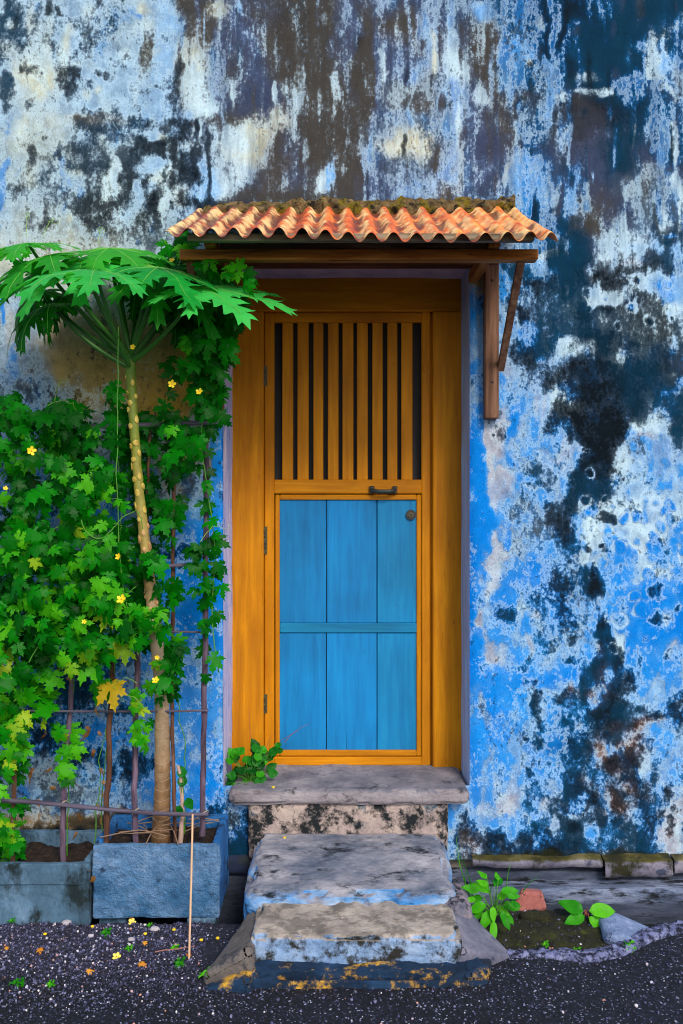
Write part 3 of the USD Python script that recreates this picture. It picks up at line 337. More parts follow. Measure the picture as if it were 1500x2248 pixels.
def wall_material():
    return M('weathered_wall', {
     'g': ('geometry', {}), 'base': ('attribute', {'attribute': 'plaster'}), 'pc': ('attribute', {'attribute': 'paint_tone'}), 'sc': ('attribute', {'attribute': 'mould_tone'}),
     'pa': ('attribute', {'attribute': 'paint'}), 'sa': ('attribute', {'attribute': 'mould'}), 'ka': ('attribute', {'attribute': 'streak'}),
     'ms': ('mapping', {'scale': (1.0, 1.0, 0.16)}), 'mi': ('mapping', {'location': (3.1, 7.7, 1.3), 'scale': (1, 1, .8)}), 'mj': ('mapping', {'location': (13.1, 2.7, 5.3), 'scale': (1, 1, .6)}),
     'ns': ('noise_texture', {'scale': 26, 'detail': 10, 'roughness': .68}), 'ni': ('noise_texture', {'scale': 13, 'detail': 12, 'roughness': .7}),
     'nh': ('noise_texture', {'scale': 75, 'detail': 8, 'roughness': .7}), 'np': ('noise_texture', {'scale': 10, 'detail': 10, 'roughness': .6, 'distortion': .3}), 'nf': ('noise_texture', {'scale': 200, 'detail': 5, 'roughness': .7}),
     'nl': ('noise_texture', {'scale': 4, 'detail': 6, 'roughness': .6}),
     'kk': ('math', {'math_type': 'multiply', 'value2': .8}), 'mnp': ('mix_float', {'fac': .28}), 'ks': ('math', {'math_type': 'multiply', 'value2': .55}), 'mpk': ('mix_float', {}), 'mn': ('mix_float', {}), 'mn2': ('mix_float', {'fac': .38}),
     's1': ('math', {'math_type': 'multiply_add', 'value2': 3.0, 'value3': -1.5}), 's2': ('math', {'math_type': 'add'}),
     'sr': ('rgb_ramp', {'ramp': [(.34, (0, 0, 0)), (.47, (.5, .5, .5)), (.6, (.9, .9, .9)), (.95, (1, 1, 1))]}),
     'q1': ('math', {'math_type': 'multiply_add', 'value2': 2.8, 'value3': -1.4}), 'q2': ('math', {'math_type': 'add'}),
     'pr': ('rgb_ramp', {'ramp': [(.36, (0, 0, 0)), (.47, (.4, .4, .4)), (.56, (.82, .82, .82)), (.9, (1, 1, 1))]}),
     'hr': ('rgb_ramp', {'ramp': [(.32, (0, 0, 0)), (.43, (.28, .28, .28)), (.47, (.28, .28, .28)), (.53, (0, 0, 0))]}),
     'hs': ('rgb_ramp', {'ramp': [(.16, (0, 0, 0)), (.30, (.45, .45, .45)), (.35, (.45, .45, .45)), (.43, (0, 0, 0))]}),
     'mh': ('mix_color', {'b': lin(200, 212, 238)}), 'mhs': ('mix_color', {'b': lin(200, 212, 238)}),
     'bv': ('rgb_ramp', {'ramp': [(.3, (.42, .47, .56)), (.5, (.95, .95, .95)), (.68, (1.25, 1.22, 1.18))]}), 'mb': ('mix_color', {'blend_type': 'multiply', 'fac': .9}),
     'pv': ('rgb_ramp', {'ramp': [(.3, (.6, .72, .8)), (.5, (1, 1, 1)), (.7, (1.35, 1.15, 1.1))]}), 'mp': ('mix_color', {'blend_type': 'multiply', 'fac': .8}),
     'sv': ('rgb_ramp', {'ramp': [(.32, (.5, .45, .42)), (.5, (.95, .95, .95)), (.68, (1.45, 1.5, 1.55))]}), 'mv': ('mix_color', {'blend_type': 'multiply', 'fac': .9}),
     'm1': ('mix_color', {}), 'm2': ('mix_color', {}), 'mr': ('mapping', {'location': (2.2, 0, 7.7), 'scale': (1, 1, .07)}), 'nr': ('noise_texture', {'scale': 15, 'detail': 9, 'roughness': .66}), 'rr': ('rgb_ramp', {'ramp': [(.34, (.34, .38, .46)), (.5, (.95, .95, .96)), (.66, (1.15, 1.15, 1.15))]}), 'kr': ('math', {'math_type': 'multiply', 'value2': .75}), 'mrr': ('mix_color', {'blend_type': 'multiply'}),
     'fv': ('rgb_ramp', {'ramp': [(.3, (.72, .72, .72)), (.7, (1.2, 1.2, 1.2))]}), 'mf': ('mix_color', {'blend_type': 'multiply', 'fac': .7}), 'tint': ('mix_color', {'blend_type': 'multiply', 'fac': 1.0, 'b': (.84, 1.03, .95)}),
     'dl': ('math', {'math_type': 'multiply_add', 'value2': .9, 'value3': -.45}), 'da': ('math', {'math_type': 'add'}), 'dr': ('rgb_ramp', {'ramp': [(.63, (0, 0, 0)), (.69, (.75, .75, .75))]}), 'md': ('mix_color', {'b': lin(30, 44, 66)}), 'nd': ('noise_texture', {'scale': 46, 'detail': 7, 'roughness': .72}),
     'h1': ('math', {'math_type': 'multiply', 'value2': .5}), 'h2': ('math', {'math_type': 'multiply_add', 'value2': .6}), 'h3': ('math', {'math_type': 'multiply_add', 'value2': .35}),
     'b': ('bump', {'strength': .7, 'distance': .009}), 'p': ('principled_bsdf', {'roughness': .9, 'specular_ior_level': .1})},
     [('g.position', 'ms.vector'), ('g.position', 'mi.vector'), ('g.position', 'mj.vector'), ('ms.vector', 'ns.vector'), ('mi.vector', 'ni.vector'), ('mi.vector', 'nh.vector'), ('mj.vector', 'np.vector'), ('mi.vector', 'nf.vector'), ('mj.vector', 'nl.vector'),
      ('ka.fac', 'kk.value1'), ('kk.value', 'mn.fac'), ('ni.fac', 'mn.a'), ('ns.fac', 'mn.b'), ('mn.value', 'mn2.a') if False else ('mn.result', 'mn2.a'), ('nh.fac', 'mn2.b'),
      ('mn2.result', 's1.value1'), ('s1.value', 's2.value1'), ('sa.fac', 's2.value2'), ('s2.value', 'sr.fac'), ('s2.value', 'hs.fac'),
      ('ka.fac', 'ks.value1'), ('ks.value', 'mpk.fac'), ('np.fac', 'mpk.a'), ('ns.fac', 'mpk.b'), ('mpk.result', 'mnp.a'), ('nh.fac', 'mnp.b'), ('mnp.result', 'q1.value1'), ('q1.value', 'q2.value1'), ('pa.fac', 'q2.value2'), ('q2.value', 'pr.fac'), ('q2.value', 'hr.fac'),
      ('mn.result', 'bv.fac'), ('base.color', 'mb.a'), ('bv.color', 'mb.b'), ('mb.result', 'mh.a'), ('hr.color', 'mh.fac'),
      ('nl.fac', 'pv.fac'), ('pc.color', 'mp.a'), ('pv.color', 'mp.b'),
      ('mh.result', 'm1.a'), ('mp.result', 'm1.b'), ('pr.color', 'm1.fac'), ('m1.result', 'mhs.a'), ('hs.color', 'mhs.fac'),
      ('mn2.result', 'sv.fac'), ('sc.color', 'mv.a'), ('sv.color', 'mv.b'), ('mi.vector', 'nd.vector'), ('nl.fac', 'dl.value1'), ('nd.fac', 'da.value1'), ('dl.value', 'da.value2'), ('da.value', 'dr.fac'), ('g.position', 'mr.vector'), ('mr.vector', 'nr.vector'), ('nr.fac', 'rr.fac'), ('ka.fac', 'kr.value1'), ('kr.value', 'mrr.fac'), ('mhs.result', 'mrr.a'), ('rr.color', 'mrr.b'), ('mrr.result', 'md.a'), ('dr.color', 'md.fac'), ('md.result', 'm2.a'), ('mv.result', 'm2.b'), ('sr.color', 'm2.fac'),
      ('nf.fac', 'fv.fac'), ('m2.result', 'mf.a'), ('fv.color', 'mf.b'), ('mf.result', 'tint.a'), ('tint.result', 'p.base_color'),
      ('nf.fac', 'h1.value1'), ('pr.color', 'h2.value1'), ('h1.value', 'h2.value3'), ('mn2.result', 'h3.value1'), ('h2.value', 'h3.value3'), ('h3.value', 'b.height'), ('b.normal', 'p.normal')])
WALLM = wall_material()

def grid(xs, zs, keep=None):
    nx, nz = len(xs), len(zs)
    X, Z = np.meshgrid(xs, zs); i = np.arange(nz - 1)[:, None] * nx + np.arange(nx - 1)[None]
    a = i.ravel()
    if keep is not None:
        cx, cz = (xs[:-1] + xs[1:]) / 2, (zs[:-1] + zs[1:]) / 2
        CX, CZ = np.meshgrid(cx, cz); a = a[keep(CX, CZ).ravel()]
    f = np.vstack([np.stack([a, a + 1, a + nx + 1], 1), np.stack([a, a + nx + 1, a + nx], 1)])
    return X.ravel(), Z.ravel(), f

def steps_to(a, b, s): return np.linspace(a, b, max(2, int(round((b - a) / s)) + 1))
ST = 0.0075
xs = np.unique(np.r_[np.linspace(-7, -1.75, 40), steps_to(-1.75, DL, ST), steps_to(DL, DR, ST), steps_to(DR, 1.75, ST), np.linspace(1.75, 7, 40)])
zs = np.unique(np.r_[steps_to(WALLBOT, DBOT, ST), steps_to(DBOT, DT, ST), steps_to(DT, 4.05, ST), np.linspace(4.05, 6.2, 24)])
wall = thing('house_wall', 'tall old plaster wall with peeling blue paint and black mould around the doorway', 'wall')
X, Z, F = grid(xs, zs, lambda x, z: ~((x > DL) & (x < DR) & (z > DBOT) & (z < DT)))
q = np.stack([X, np.zeros_like(X), Z], -1)
base, p, pc, s, sc, streak = wall_fields(X, Z)
relief = (meshkit.fbm(q * 3, 3, 2) - .5) * .022 + (meshkit.fbm(q * 14, 3, 4) - .5) * .007
edge = np.minimum(np.minimum(np.abs(X - DL), np.abs(X - DR)), 1) ; near = (X > DL - .05) & (X < DR + .05) & (Z > DBOT - .05) & (Z < DT + .05)
Y = -relief
inside = (np.abs(X - DL) < 1e-6) | (np.abs(X - DR) < 1e-6) | (np.abs(Z - DT) < 1e-6)
# the arrises of the doorway are rounded and uneven
dd = np.maximum(np.maximum(DL - X, X - DR), np.maximum(Z - DT, 0)); ring = (dd < .03) & (X > DL - .031) & (X < DR + .031) & (Z < DT + .031) & (Z > DBOT)
Y = np.where(ring, Y + .012 * (1 - np.clip(dd, 0, .03) / .03) ** 2, Y)
face = obj('plaster', T(np.stack([X, Y, Z], -1), F), WALLM, wall, smooth=True)
for nme, arr in (('plaster', base), ('paint', p), ('paint_tone', pc), ('mould', s), ('mould_tone', sc), ('streak', streak)): primvar(face, nme, arr)

# reveals of the doorway (inner faces), 0.3 m deep
def reveal(name, a, b, c0, c1, mat):
    """a strip whose front edge joins the wall face; a, b = ends, c0, c1 = inset at the back"""
    n, md = 160, 14; v = []
    for i in range(n + 1):
        t = i / n
        for j in range(md + 1):
            u = j / md
            P = np.array(a) * (1 - t) + np.array(b) * t
            y = u * .33
            r = (meshkit.fbm(np.array([[P[0] * 3, y * 6, P[2] * 3]]), 3, 4)[0] - .5) * .014 * min(1, u * 3)
            P = P + np.array(c0) * (1 - t) * u + np.array(c1) * t * u
            P[1] = y + (.006 if j == 0 else 0)
            if abs(a[0] - b[0]) < 1e-6: P[0] += r
            else: P[2] += r
            v.append(P)
    k = np.arange(n)[:, None] * (md + 1) + np.arange(md)[None]; k = k.ravel()
    f = np.vstack([np.stack([k, k + 1, k + md + 2], 1), np.stack([k, k + md + 2, k + md + 1], 1)])
    return obj(name, T(v, f), mat, wall, smooth=True)
M_revL = grunge('left_reveal_plaster', [lin(130, 160, 225), lin(180, 176, 215), lin(222, 212, 222)], dark=lin(50, 120, 215), cover=.36, scale=6, stretch=(6, 3, .5), bump=.3)
M_revR = grunge('right_reveal_plaster', [lin(126, 140, 172), lin(152, 164, 196), lin(150, 190, 232)], dark=lin(70, 136, 205), cover=.28, scale=6, stretch=(6, 3, .5), bump=.3)
M_revT = grunge('soffit_plaster', [lin(150, 140, 178), lin(180, 168, 196), lin(200, 190, 210)], dark=lin(90, 86, 104), cover=.15, scale=7, bump=.3)
reveal('left_reveal', (DL, 0, DBOT - .12), (DL, 0, DT), (.012, 0, 0), (.012, 0, 0), M_revL)
reveal('right_reveal', (DR, 0, DBOT - .12), (DR, 0, DT), (-.006, 0, 0), (-.006, 0, 0), M_revR)
reveal('soffit', (DL, 0, DT), (DR, 0, DT), (0, 0, 0), (0, 0, 0), M_revT)
# the body of the wall behind its face and around the doorway, plus an added light block
M_core = grunge('wall_core', [lin(120, 115, 110), lin(150, 145, 140)], cover=.2)
core = cat([box(-7, DL - .03, .05, .42, -.3, 6.2), box(DR + .03, 7, .05, .42, -.3, 6.2), box(DL - .03, DR + .03, .05, .42, DT + .03, 6.2),
            box(-7, 7, -.02, .44, 6.2, 6.26), box(DL - .03, DR + .03, .06, .42, -.3, DBOT - .09), box(DL - .05, DR + .05, .421, .46, -.3, 3.0)])  # last box added behind the door to keep sky light out
obj('masonry', core, M_core, wall)
# base ledge along the foot of the wall
def lumpy_run(x0, x1, prof, step=.015, amp=.008, seed=0, fx=6):
    """a profile (y, z) swept along x with uneven edges"""
    xs_ = steps_to(x0, x1, step); prof = np.asarray(prof, float)
    pr = []
    for a, b in zip(prof[:-1], prof[1:]):
        k = max(1, int(np.linalg.norm(b - a) / step)); pr += [a + (b - a) * t / k for t in range(k)]
    pr = np.array(pr + [prof[-1]]); m = len(pr)
    P = np.stack([np.repeat(xs_, m), np.tile(pr[:, 0], len(xs_)), np.tile(pr[:, 1], len(xs_))], -1)
    n = np.stack([meshkit.fbm(P * [fx, 9, 9] + 3.3 * k + seed, 4, seed + k) - .5 for k in (1, 2)], -1)
    P[:, 1] += n[:, 0] * 2 * amp; P[:, 2] += n[:, 1] * 2 * amp
    i = np.arange(len(xs_) - 1)[:, None] * m + np.arange(m - 1)[None]; i = i.ravel()
    return T(P, np.vstack([np.stack([i, i + 1, i + m + 1], 1), np.stack([i, i + m + 1, i + m], 1)]))
M_ledge = grunge('ledge_concrete', [lin(66, 68, 88), lin(116, 112, 130), lin(150, 145, 156)], dark=lin(36, 36, 18), cover=.46, scale=8, dark_scale=7, bump=.5, third=lin(60, 66, 90), third_cover=.3, top=[lin(34, 32, 12), lin(74, 70, 30), lin(120, 112, 80)])
for k, (xa, xb, bt, out) in enumerate(((.57, 1.135, .048, .046), (1.142, 1.435, .014, .062), (1.445, 2.3, .03, .05), (2.31, 7, .02, .056))):
    obj('base_ledge', lumpy_run(xa, xb, [(.02, .10), (-out + .008, .090), (-out, .080), (-out - .002, bt + .02), (-out + .012, bt + .004), (0.0, bt)], step=.012, amp=.016, seed=4 + 3 * k, fx=8), M_ledge, wall, smooth=50)
obj('lower_ledge', lumpy_run(.55, 7, [(.0, -.010), (-.088, -.018), (-.096, -.03), (-.098, -.075), (-.08, -.092), (.0, -.096)], step=.012, amp=.009, seed=33, fx=4), grunge('limewashed_ledge', [lin(40, 48, 66), lin(90, 102, 128), lin(150, 160, 186)], dark=lin(18, 24, 32), cover=.42, scale=8, stretch=(.5, 2, 2), bump=.6), wall, smooth=50)
obj('base_ledge', lumpy_run(-7, -.37, [(.02, .10), (-.02, .092), (-.03, .08), (-.03, .035), (-.02, .018), (0.0, .012)], amp=.01, seed=6), grunge('dark_ledge', [lin(24, 34, 58), lin(40, 52, 84)], cover=.4), wall, smooth=50)
# ================================================================== road, gutter
def road_edge(x):
    x = np.asarray(x, float)
    e = -.46 + 0 * x
    b = np.clip((x - .50) / .12, 0, 1) * np.clip((1.22 - x) / .2, 0, 1); b = b * b * (3 - 2 * b)
    return e - .235 * b + (meshkit.fbm(np.stack([x * 9, 0 * x, 0 * x], -1), 3, 3) - .5) * .03
gx = np.unique(np.r_[-np.geomspace(2.2, 200, 40), steps_to(-2.2, 2.2, .014), np.geomspace(2.2, 200, 40)])
gt = np.unique(np.r_[0, np.linspace(0.004, 1.25, 90), np.geomspace(1.25, 200, 40)])
GX, GT = np.meshgrid(gx, gt); GX = GX.ravel(); GT = GT.ravel()
GY = road_edge(GX) - GT
def road_z(x, y):
    f = np.clip(2 - np.abs(x) / 1.6, 0, 1) * np.clip(2 - (-y) / 1.2, 0, 1)
    q = np.stack([x, y, 0 * x], -1)
    h = (meshkit.fbm(q * 2.2, 3, 8) - .5) * .03 + (meshkit.fbm(q * 40, 3, 18) - .5) * .010
    # loose gravel heaps up a little along the planters, the asphalt stays flatter
    g = np.clip((-.45 - x) / .3, 0, 1) * np.clip((y + 1.0) / .35, 0, 1)
    return (h + g * (.012 + (meshkit.fbm(q * 60, 2, 28) - .5) * .012)) * f
GZ = road_z(GX, GY)
nxg = len(gx); i = (np.arange(len(gt) - 1)[:, None] * nxg + np.arange(nxg - 1)[None]).ravel()
GF = np.vstack([np.stack([i, i + nxg, i + nxg + 1], 1), np.stack([i, i + nxg + 1, i + 1], 1)])
# the broken edge of the asphalt drops into the gutter
k0 = len(GX); sel = np.arange(nxg)
lipx, lipy = GX[sel], GY[sel] + .012
GX2 = np.r_[GX, lipx]; GY2 = np.r_[GY, lipy]; GZ2 = np.r_[GZ, np.full(nxg, -.26)]
j = np.arange(nxg - 1); GF = np.vstack([GF, np.stack([k0 + j, j, j + 1], 1), np.stack([k0 + j, j + 1, k0 + j + 1], 1)])
M_road = M('asphalt', {
    'g': ('geometry', {}), 'sx': ('separate_xyz', {}), 'v1': ('voronoi_texture', {'scale': 210, 'randomness': 1}), 'v2': ('voronoi_texture', {'scale': 62}),
    'r1': ('rgb_ramp', {'ramp': [(0, lin(5, 6, 14)), (.6, lin(13, 14, 26)), (.88, lin(26, 28, 46)), (.965, lin(60, 66, 98)), (.992, lin(170, 178, 208)), (1, lin(210, 212, 225))]}),
    'sc': ('separate_color', {}), 'n1': ('noise_texture', {'scale': 3.2, 'detail': 8, 'roughness': .65}), 'n2': ('noise_texture', {'scale': 60, 'detail': 6, 'roughness': .7}),
    'rn': ('rgb_ramp', {'ramp': [(.3, (.5, .5, .5)), (.7, (1.3, 1.3, 1.3))]}), 'mm': ('mix_color', {'blend_type': 'multiply', 'fac': .8}),
    'rl': ('rgb_ramp', {'ramp': [(.66, (0, 0, 0)), (.74, (.8, .8, .8))]}), 'n3': ('noise_texture', {'scale': 4.5, 'detail': 10, 'roughness': .7}), 'mo': ('mix_color', {'b': lin(70, 52, 14)}),
    'du': ('attribute', {'attribute': 'dust'}), 'n7': ('noise_texture', {'scale': 9, 'detail': 8, 'roughness': .7}), 'du2': ('math', {'math_type': 'multiply'}), 'du3': ('rgb_ramp', {'ramp': [(.15, (0, 0, 0)), (.5, (.9, .9, .9))]}), 'mdu': ('mix_color', {'b': lin(48, 46, 66)}), 'hx': ('math', {'math_type': 'multiply_add', 'value2': -.6}), 'b': ('bump', {'strength': .9, 'distance': .006}), 'p': ('principled_bsdf', {'roughness': .75, 'specular_ior_level': .35})},
    [('g.position', 'v1.vector'), ('g.position', 'v2.vector'), ('g.position', 'n1.vector'), ('g.position', 'n2.vector'), ('g.position', 'n3.vector'), ('v1.color', 'sc.color'), ('sc.r', 'r1.fac'), ('n1.fac', 'rn.fac'),
     ('r1.color', 'mm.a'), ('rn.color', 'mm.b'), ('n3.fac', 'rl.fac'), ('mm.result', 'mo.a'), ('rl.color', 'mo.fac'), ('g.position', 'n7.vector'), ('du.fac', 'du2.value1'), ('n7.fac', 'du2.value2'), ('du2.value', 'du3.fac'), ('mo.result', 'mdu.a'), ('du3.color', 'mdu.fac'), ('mdu.result', 'p.base_color'), ('v1.distance', 'hx.value1'), ('n2.fac', 'hx.value3'), ('hx.value', 'b.height'), ('b.normal', 'p.normal')])
rd = obj('road', T(np.stack([GX2, GY2, GZ2], -1), GF), M_road, None, smooth=True, kind='structure')
primvar(rd, 'dust', np.clip((-.2 - GX2) / .35, 0, 1) * np.clip((GY2 + 1.05) / .4, 0, 1) * .75 + .0)
M_drain = grunge('gutter_concrete', [lin(26, 32, 44), lin(58, 66, 84), lin(104, 114, 138)], dark=lin(14, 17, 22), cover=.4, scale=7, stretch=(.5, 2, 2), bump=.5, top=[lin(24, 28, 38), lin(58, 64, 82), lin(110, 118, 142)])
obj('gutter', lumpy_run(-7, 7, [(.03, .03), (.0, .02), (-.008, -.024), (-.075, -.03), (-.095, -.045), (-.098, -.13), (-.08, -.16), (-.10, -.225), (-.40, -.235), (-.75, -.25)], step=.03, amp=.008, seed=12, fx=5), M_drain, None, smooth=50, kind='structure')
# grit along the patched edge at the right
M_lip = grunge('pale_mortar', [lin(70, 74, 110), lin(112, 118, 160), lin(160, 166, 200)], dark=lin(24, 26, 44), cover=.48, scale=30, dark_scale=45, bump=.8, bump_scale=130)
lipP = [at(1050, 2098, -.69), at(1110, 2112, -.70), at(1200, 2116, -.70), at(1290, 2112, -.70), at(1350, 2100, -.67), at(1400, 2078, -.60), at(1440, 2066, -.53), at(1500, 2050, -.48), at(1600, 2046, -.46)]
def ribbon(P, w, h, seed, n=160, m=12):
    C = spline(P, n); t, _, _ = frames(C); side = np.cross(t, [0, 0, 1.0]); side /= np.linalg.norm(side, axis=1, keepdims=True)
    u = np.linspace(-1, 1, m); V = C[:, None] + side[:, None] * (w * u)[None, :, None]
    V[..., 2] += (h * (1 - u ** 4))[None] - .02 * (np.abs(u) > .99)[None]
    V = V.reshape(-1, 3); V[:, 2] += (meshkit.fbm(V * 30, 4, seed) - .5) * .045; V[:, :2] += (meshkit.fbm(V * 16, 3, seed + 4) - .5)[:, None] * .03
    i = (np.arange(n - 1)[:, None] * m + np.arange(m - 1)[None]).ravel()
    return T(V, np.vstack([np.stack([i, i + 1, i + m + 1], 1), np.stack([i, i + m + 1, i + m], 1)]))
lip = [np.array([p[0], p[1], 0.004]) for p in lipP]
obj('mortar_edge', ribbon(lip, .034, .014, 5), M_lip, None, smooth=60, kind='structure')
# soil filling the gutter at the right of the steps
sx_, sy_ = np.meshgrid(np.linspace(.46, 1.20, 90), np.linspace(-.71, -.26, 60)); sx_, sy_ = sx_.ravel(), sy_.ravel()
sq = np.stack([sx_, sy_, 0 * sx_], -1)
ed = np.clip(np.minimum(np.minimum((sx_ - .40) / .14, (1.20 - sx_) / .16), (-.26 - sy_) / .09), 0, 1)
sz_ = -.10 + .105 * ed ** .6 + (meshkit.fbm(sq * 8, 3, 5) - .5) * .03 * ed + (meshkit.fbm(sq * 45, 3, 6) - .5) * .015 - .035 * np.clip((sy_ + .45) / -.25, 0, 1)
ii = (np.arange(59)[:, None] * 90 + np.arange(89)[None]).ravel()
M_soil = grunge('mossy_soil', [lin(18, 18, 10), lin(36, 36, 18), lin(60, 62, 22)], dark=lin(130, 120, 105), cover=.2, scale=14, dark_scale=70, bump=1.0, bump_scale=90, third=lin(66, 74, 14), third_cover=.28, third_scale=12)
soil_pts = np.stack([sx_, sy_, sz_], -1)
obj('soil', T(np.stack([sx_, sy_, sz_], -1), np.vstack([np.stack([ii, ii + 1, ii + 91], 1), np.stack([ii, ii + 91, ii + 90], 1)])), M_soil, None, smooth=60, kind='structure')

# ================================================================== door frame
OR0, OR1, OR2 = lin(168, 102, 1), lin(184, 116, 2), lin(204, 134, 4)
W_v = wood('ochre_paint_upright', OR0, OR1, OR2, dark=lin(84, 46, 8), cover=.16, axis='z', bump=.15)
W_h = wood('ochre_paint_crosswise', OR0, OR1, OR2, dark=lin(70, 38, 8), cover=.12, axis='x', bump=.15)
W_s = wood('ochre_paint_slats', lin(172, 106, 3), lin(186, 118, 4), lin(202, 132, 6), dark=lin(80, 48, 10), cover=.06, axis='z', bump=.1)
YF, YD = .255, .285                                  # front of the frame, front of the door leaf
def fx(px, y=YF): return at(px, 0, y)[0]
def fz(py, y=YF): return at(0, py, y)[2]
frame = thing('door_frame', 'thick ochre painted timber frame set into the blue wall around the door', 'door frame', (fx(760), YF, fz(1683)))
obj('jamb', box(DL - .01, fx(578.5), YF, .40, DBOT - .02, fz(683), .006), W_v, frame, smooth=30)
obj('jamb', box(fx(951), DR + .01, YF + .002, .40, DBOT - .02, fz(683), .006), W_v, frame, smooth=30)
obj('head', box(DL - .01, DR + .01, YF + .004, .40, fz(682.5), DT + .03, .005), W_h, frame, smooth=30)
M_dark = M('dark_room', {'p': ('principled_bsdf', {'base_color': lin(22, 18, 20), 'roughness': .9})}, [])
obj('stop_bead', box(fx(945.5), fx(952), YF + .05, .38, DBOT - .01, fz(684), .002), W_v, frame)
# ================================================================== door
dx = lambda px: fx(px, YD); dz = lambda py: fz(py, YD)
door = thing('door', 'narrow ochre door with slatted upper half and blue planked lower panel', 'door', (dx(760), YD, dz(1682)))
DBK = YD + .04
obj('stile', box(dx(581), dx(602), YD, DBK, dz(1681), dz(686), .004), W_v, door, smooth=30)
obj('stile', box(dx(926), dx(945), YD, DBK, dz(1681), dz(684), .004), W_v, door, smooth=30)
def rail(y0, y1, off=.001): return box(dx(601.6), dx(926.4), YD + off, DBK - .001, dz(y1), dz(y0), .004)
obj('rail', rail(686, 707), W_h, door, smooth=30); obj('rail', rail(1053, 1083.5), W_h, door, smooth=30); obj('rail', rail(1662.5, 1681), W_h, door, smooth=30)
for a, b in [(348, 408), (432, 494), (520, 574), (600, 658), (680, 740), (760, 820), (844, 902), (927, 982), (1004, 1066)]:
    a, b = 480 + a / 2.5, 480 + b / 2.5
    obj('slat', box(dx(a), dx(b), YD + .012, YD + .03, dz(1053.5), dz(706.5), .003), W_s, door, smooth=30)
M_room_dark = M('painted_room_dark', {'p': ('principled_bsdf', {'base_color': lin(26, 22, 26), 'roughness': .7})}, [])
obj('backing', box(dx(600), dx(928), YD + .055, YD + .065, dz(1060), dz(700), .001), M_room_dark, door)  # dark sheet standing in for the unlit room behind the slats
# panel moulding
for a in [(604, 614, 1086, 1661, 'z'), (915.5, 925, 1086, 1661, 'z'), (614.3, 915.2, 1086, 1097, 'x'), (614.3, 915.2, 1648.5, 1661, 'x')]:
    obj('moulding', box(dx(a[0]), dx(a[1]), YD + .006, DBK - .002, dz(a[3]), dz(a[2]), .004), W_v if a[4] == 'z' else W_h, door, smooth=30)
def blue_boards(name, c0, c1, c2):
    return wood(name, c0, c1, c2, dark=lin(20, 70, 120), cover=.1, axis='z', rough=.6, spec=.3, bump=.12)
W_b = [blue_boards('blue_board_%s' % k, *c) for k, c in zip('abc', [(lin(0, 100, 160), lin(0, 114, 176), lin(4, 124, 186)), (lin(0, 102, 162), lin(0, 116, 180), lin(4, 126, 188)), (lin(0, 104, 160), lin(2, 118, 174), lin(16, 130, 182))])]
sx = [613, 716.2, 718, 827.3, 829.2, 917]
for top, bot in ((1096, 1368.5), (1390, 1649)):
    for k in range(3):
        if bot > 1600 and k == 1:      # a split runs up from the bottom of the middle board
            g = [dx(sx[2]), dx(761.8), dx(762.4), dx(sx[3])]
            pts = [(g[0], dz(bot)), (g[1] - .0004, dz(bot)), (dx(758.5), dz(1580)), (g[2] + .0006, dz(bot)), (g[3], dz(bot)), (g[3], dz(top)), (g[0], dz(top))]
            ex = trimesh.creation.extrude_polygon(Polygon(pts), .012, engine='earcut'); v = ex.vertices.copy(); ex.vertices = np.stack([v[:, 0], YD + .018 + v[:, 2], v[:, 1]], -1); ex.invert()
            obj('plank', ex, W_b[1], door)
        else:
            obj('plank', box(dx(sx[2 * k]), dx(sx[2 * k + 1]), YD + .018 + .0006 * k, YD + .03, dz(bot), dz(top), .0022), W_b[k], door, smooth=30)
W_bx = wood('blue_board_crosswise', lin(0, 102, 152), lin(2, 116, 164), lin(12, 126, 172), dark=lin(20, 70, 120), cover=.1, axis='x', rough=.6, spec=.3, bump=.12)
obj('mid_rail', box(dx(614), dx(916), YD + .009, YD + .022, dz(1390), dz(1368.5), .004), W_bx, door, smooth=30)
obj('panel_back', box(dx(606), dx(924), YD + .031, YD + .036, dz(1676), dz(1058), .001), M_dark, door)  # dark sheet behind the planks, extended up to stop a light leak
M_iron = grunge('worn_iron', [lin(20, 18, 18), lin(40, 34, 32), lin(66, 50, 36)], cover=.2, scale=60, bump=.3, bump_scale=200, rough=.5, spec=.5)
M_brass = grunge('dull_brass', [lin(44, 38, 20), lin(80, 70, 36), lin(60, 66, 50)], cover=.3, scale=80, rough=.45, spec=.5)
hy = YD - .001
hd = obj('handle', cat([box(dx(811), dx(822), hy - .014, hy, dz(1083), dz(1067), .002), box(dx(862), dx(872), hy - .014, hy, dz(1083), dz(1067), .002)]), M_iron, door, smooth=30)
obj('grip', tube(spline([(dx(816), hy - .008, dz(1074)), (dx(824), hy - .028, dz(1078)), (dx(842), hy - .034, dz(1079)), (dx(860), hy - .028, dz(1078)), (dx(867), hy - .008, dz(1074))], 20), .0095, 10), grunge('green_bronze', [lin(24, 30, 30), lin(40, 56, 54)], cover=.2, rough=.4, spec=.5), hd, smooth=True)
def disc(px, py, r, y0, y1, n=28):
    m = trimesh.creation.cylinder(r, abs(y1 - y0), sections=n); v = m.vertices; m.vertices = np.stack([v[:, 0], v[:, 2], v[:, 1]], -1) + [dx(px), (y0 + y1) / 2, dz(py)]; m.invert(); return m
lk = obj('lock', disc(903, 1130, .0235, YD + .008, YD + .02), M_iron, door, smooth=30)
obj('lock_barrel', disc(903, 1130, .0135, YD + .004, YD + .009), M_brass, lk, smooth=30)
obj('keyhole', cat([disc(903, 1129, .0028, YD + .0025, YD + .005, 12), box(dx(903) - .0012, dx(903) + .0012, YD + .0025, YD + .005, dz(1133), dz(1129), .0003)]), M_dark, lk)
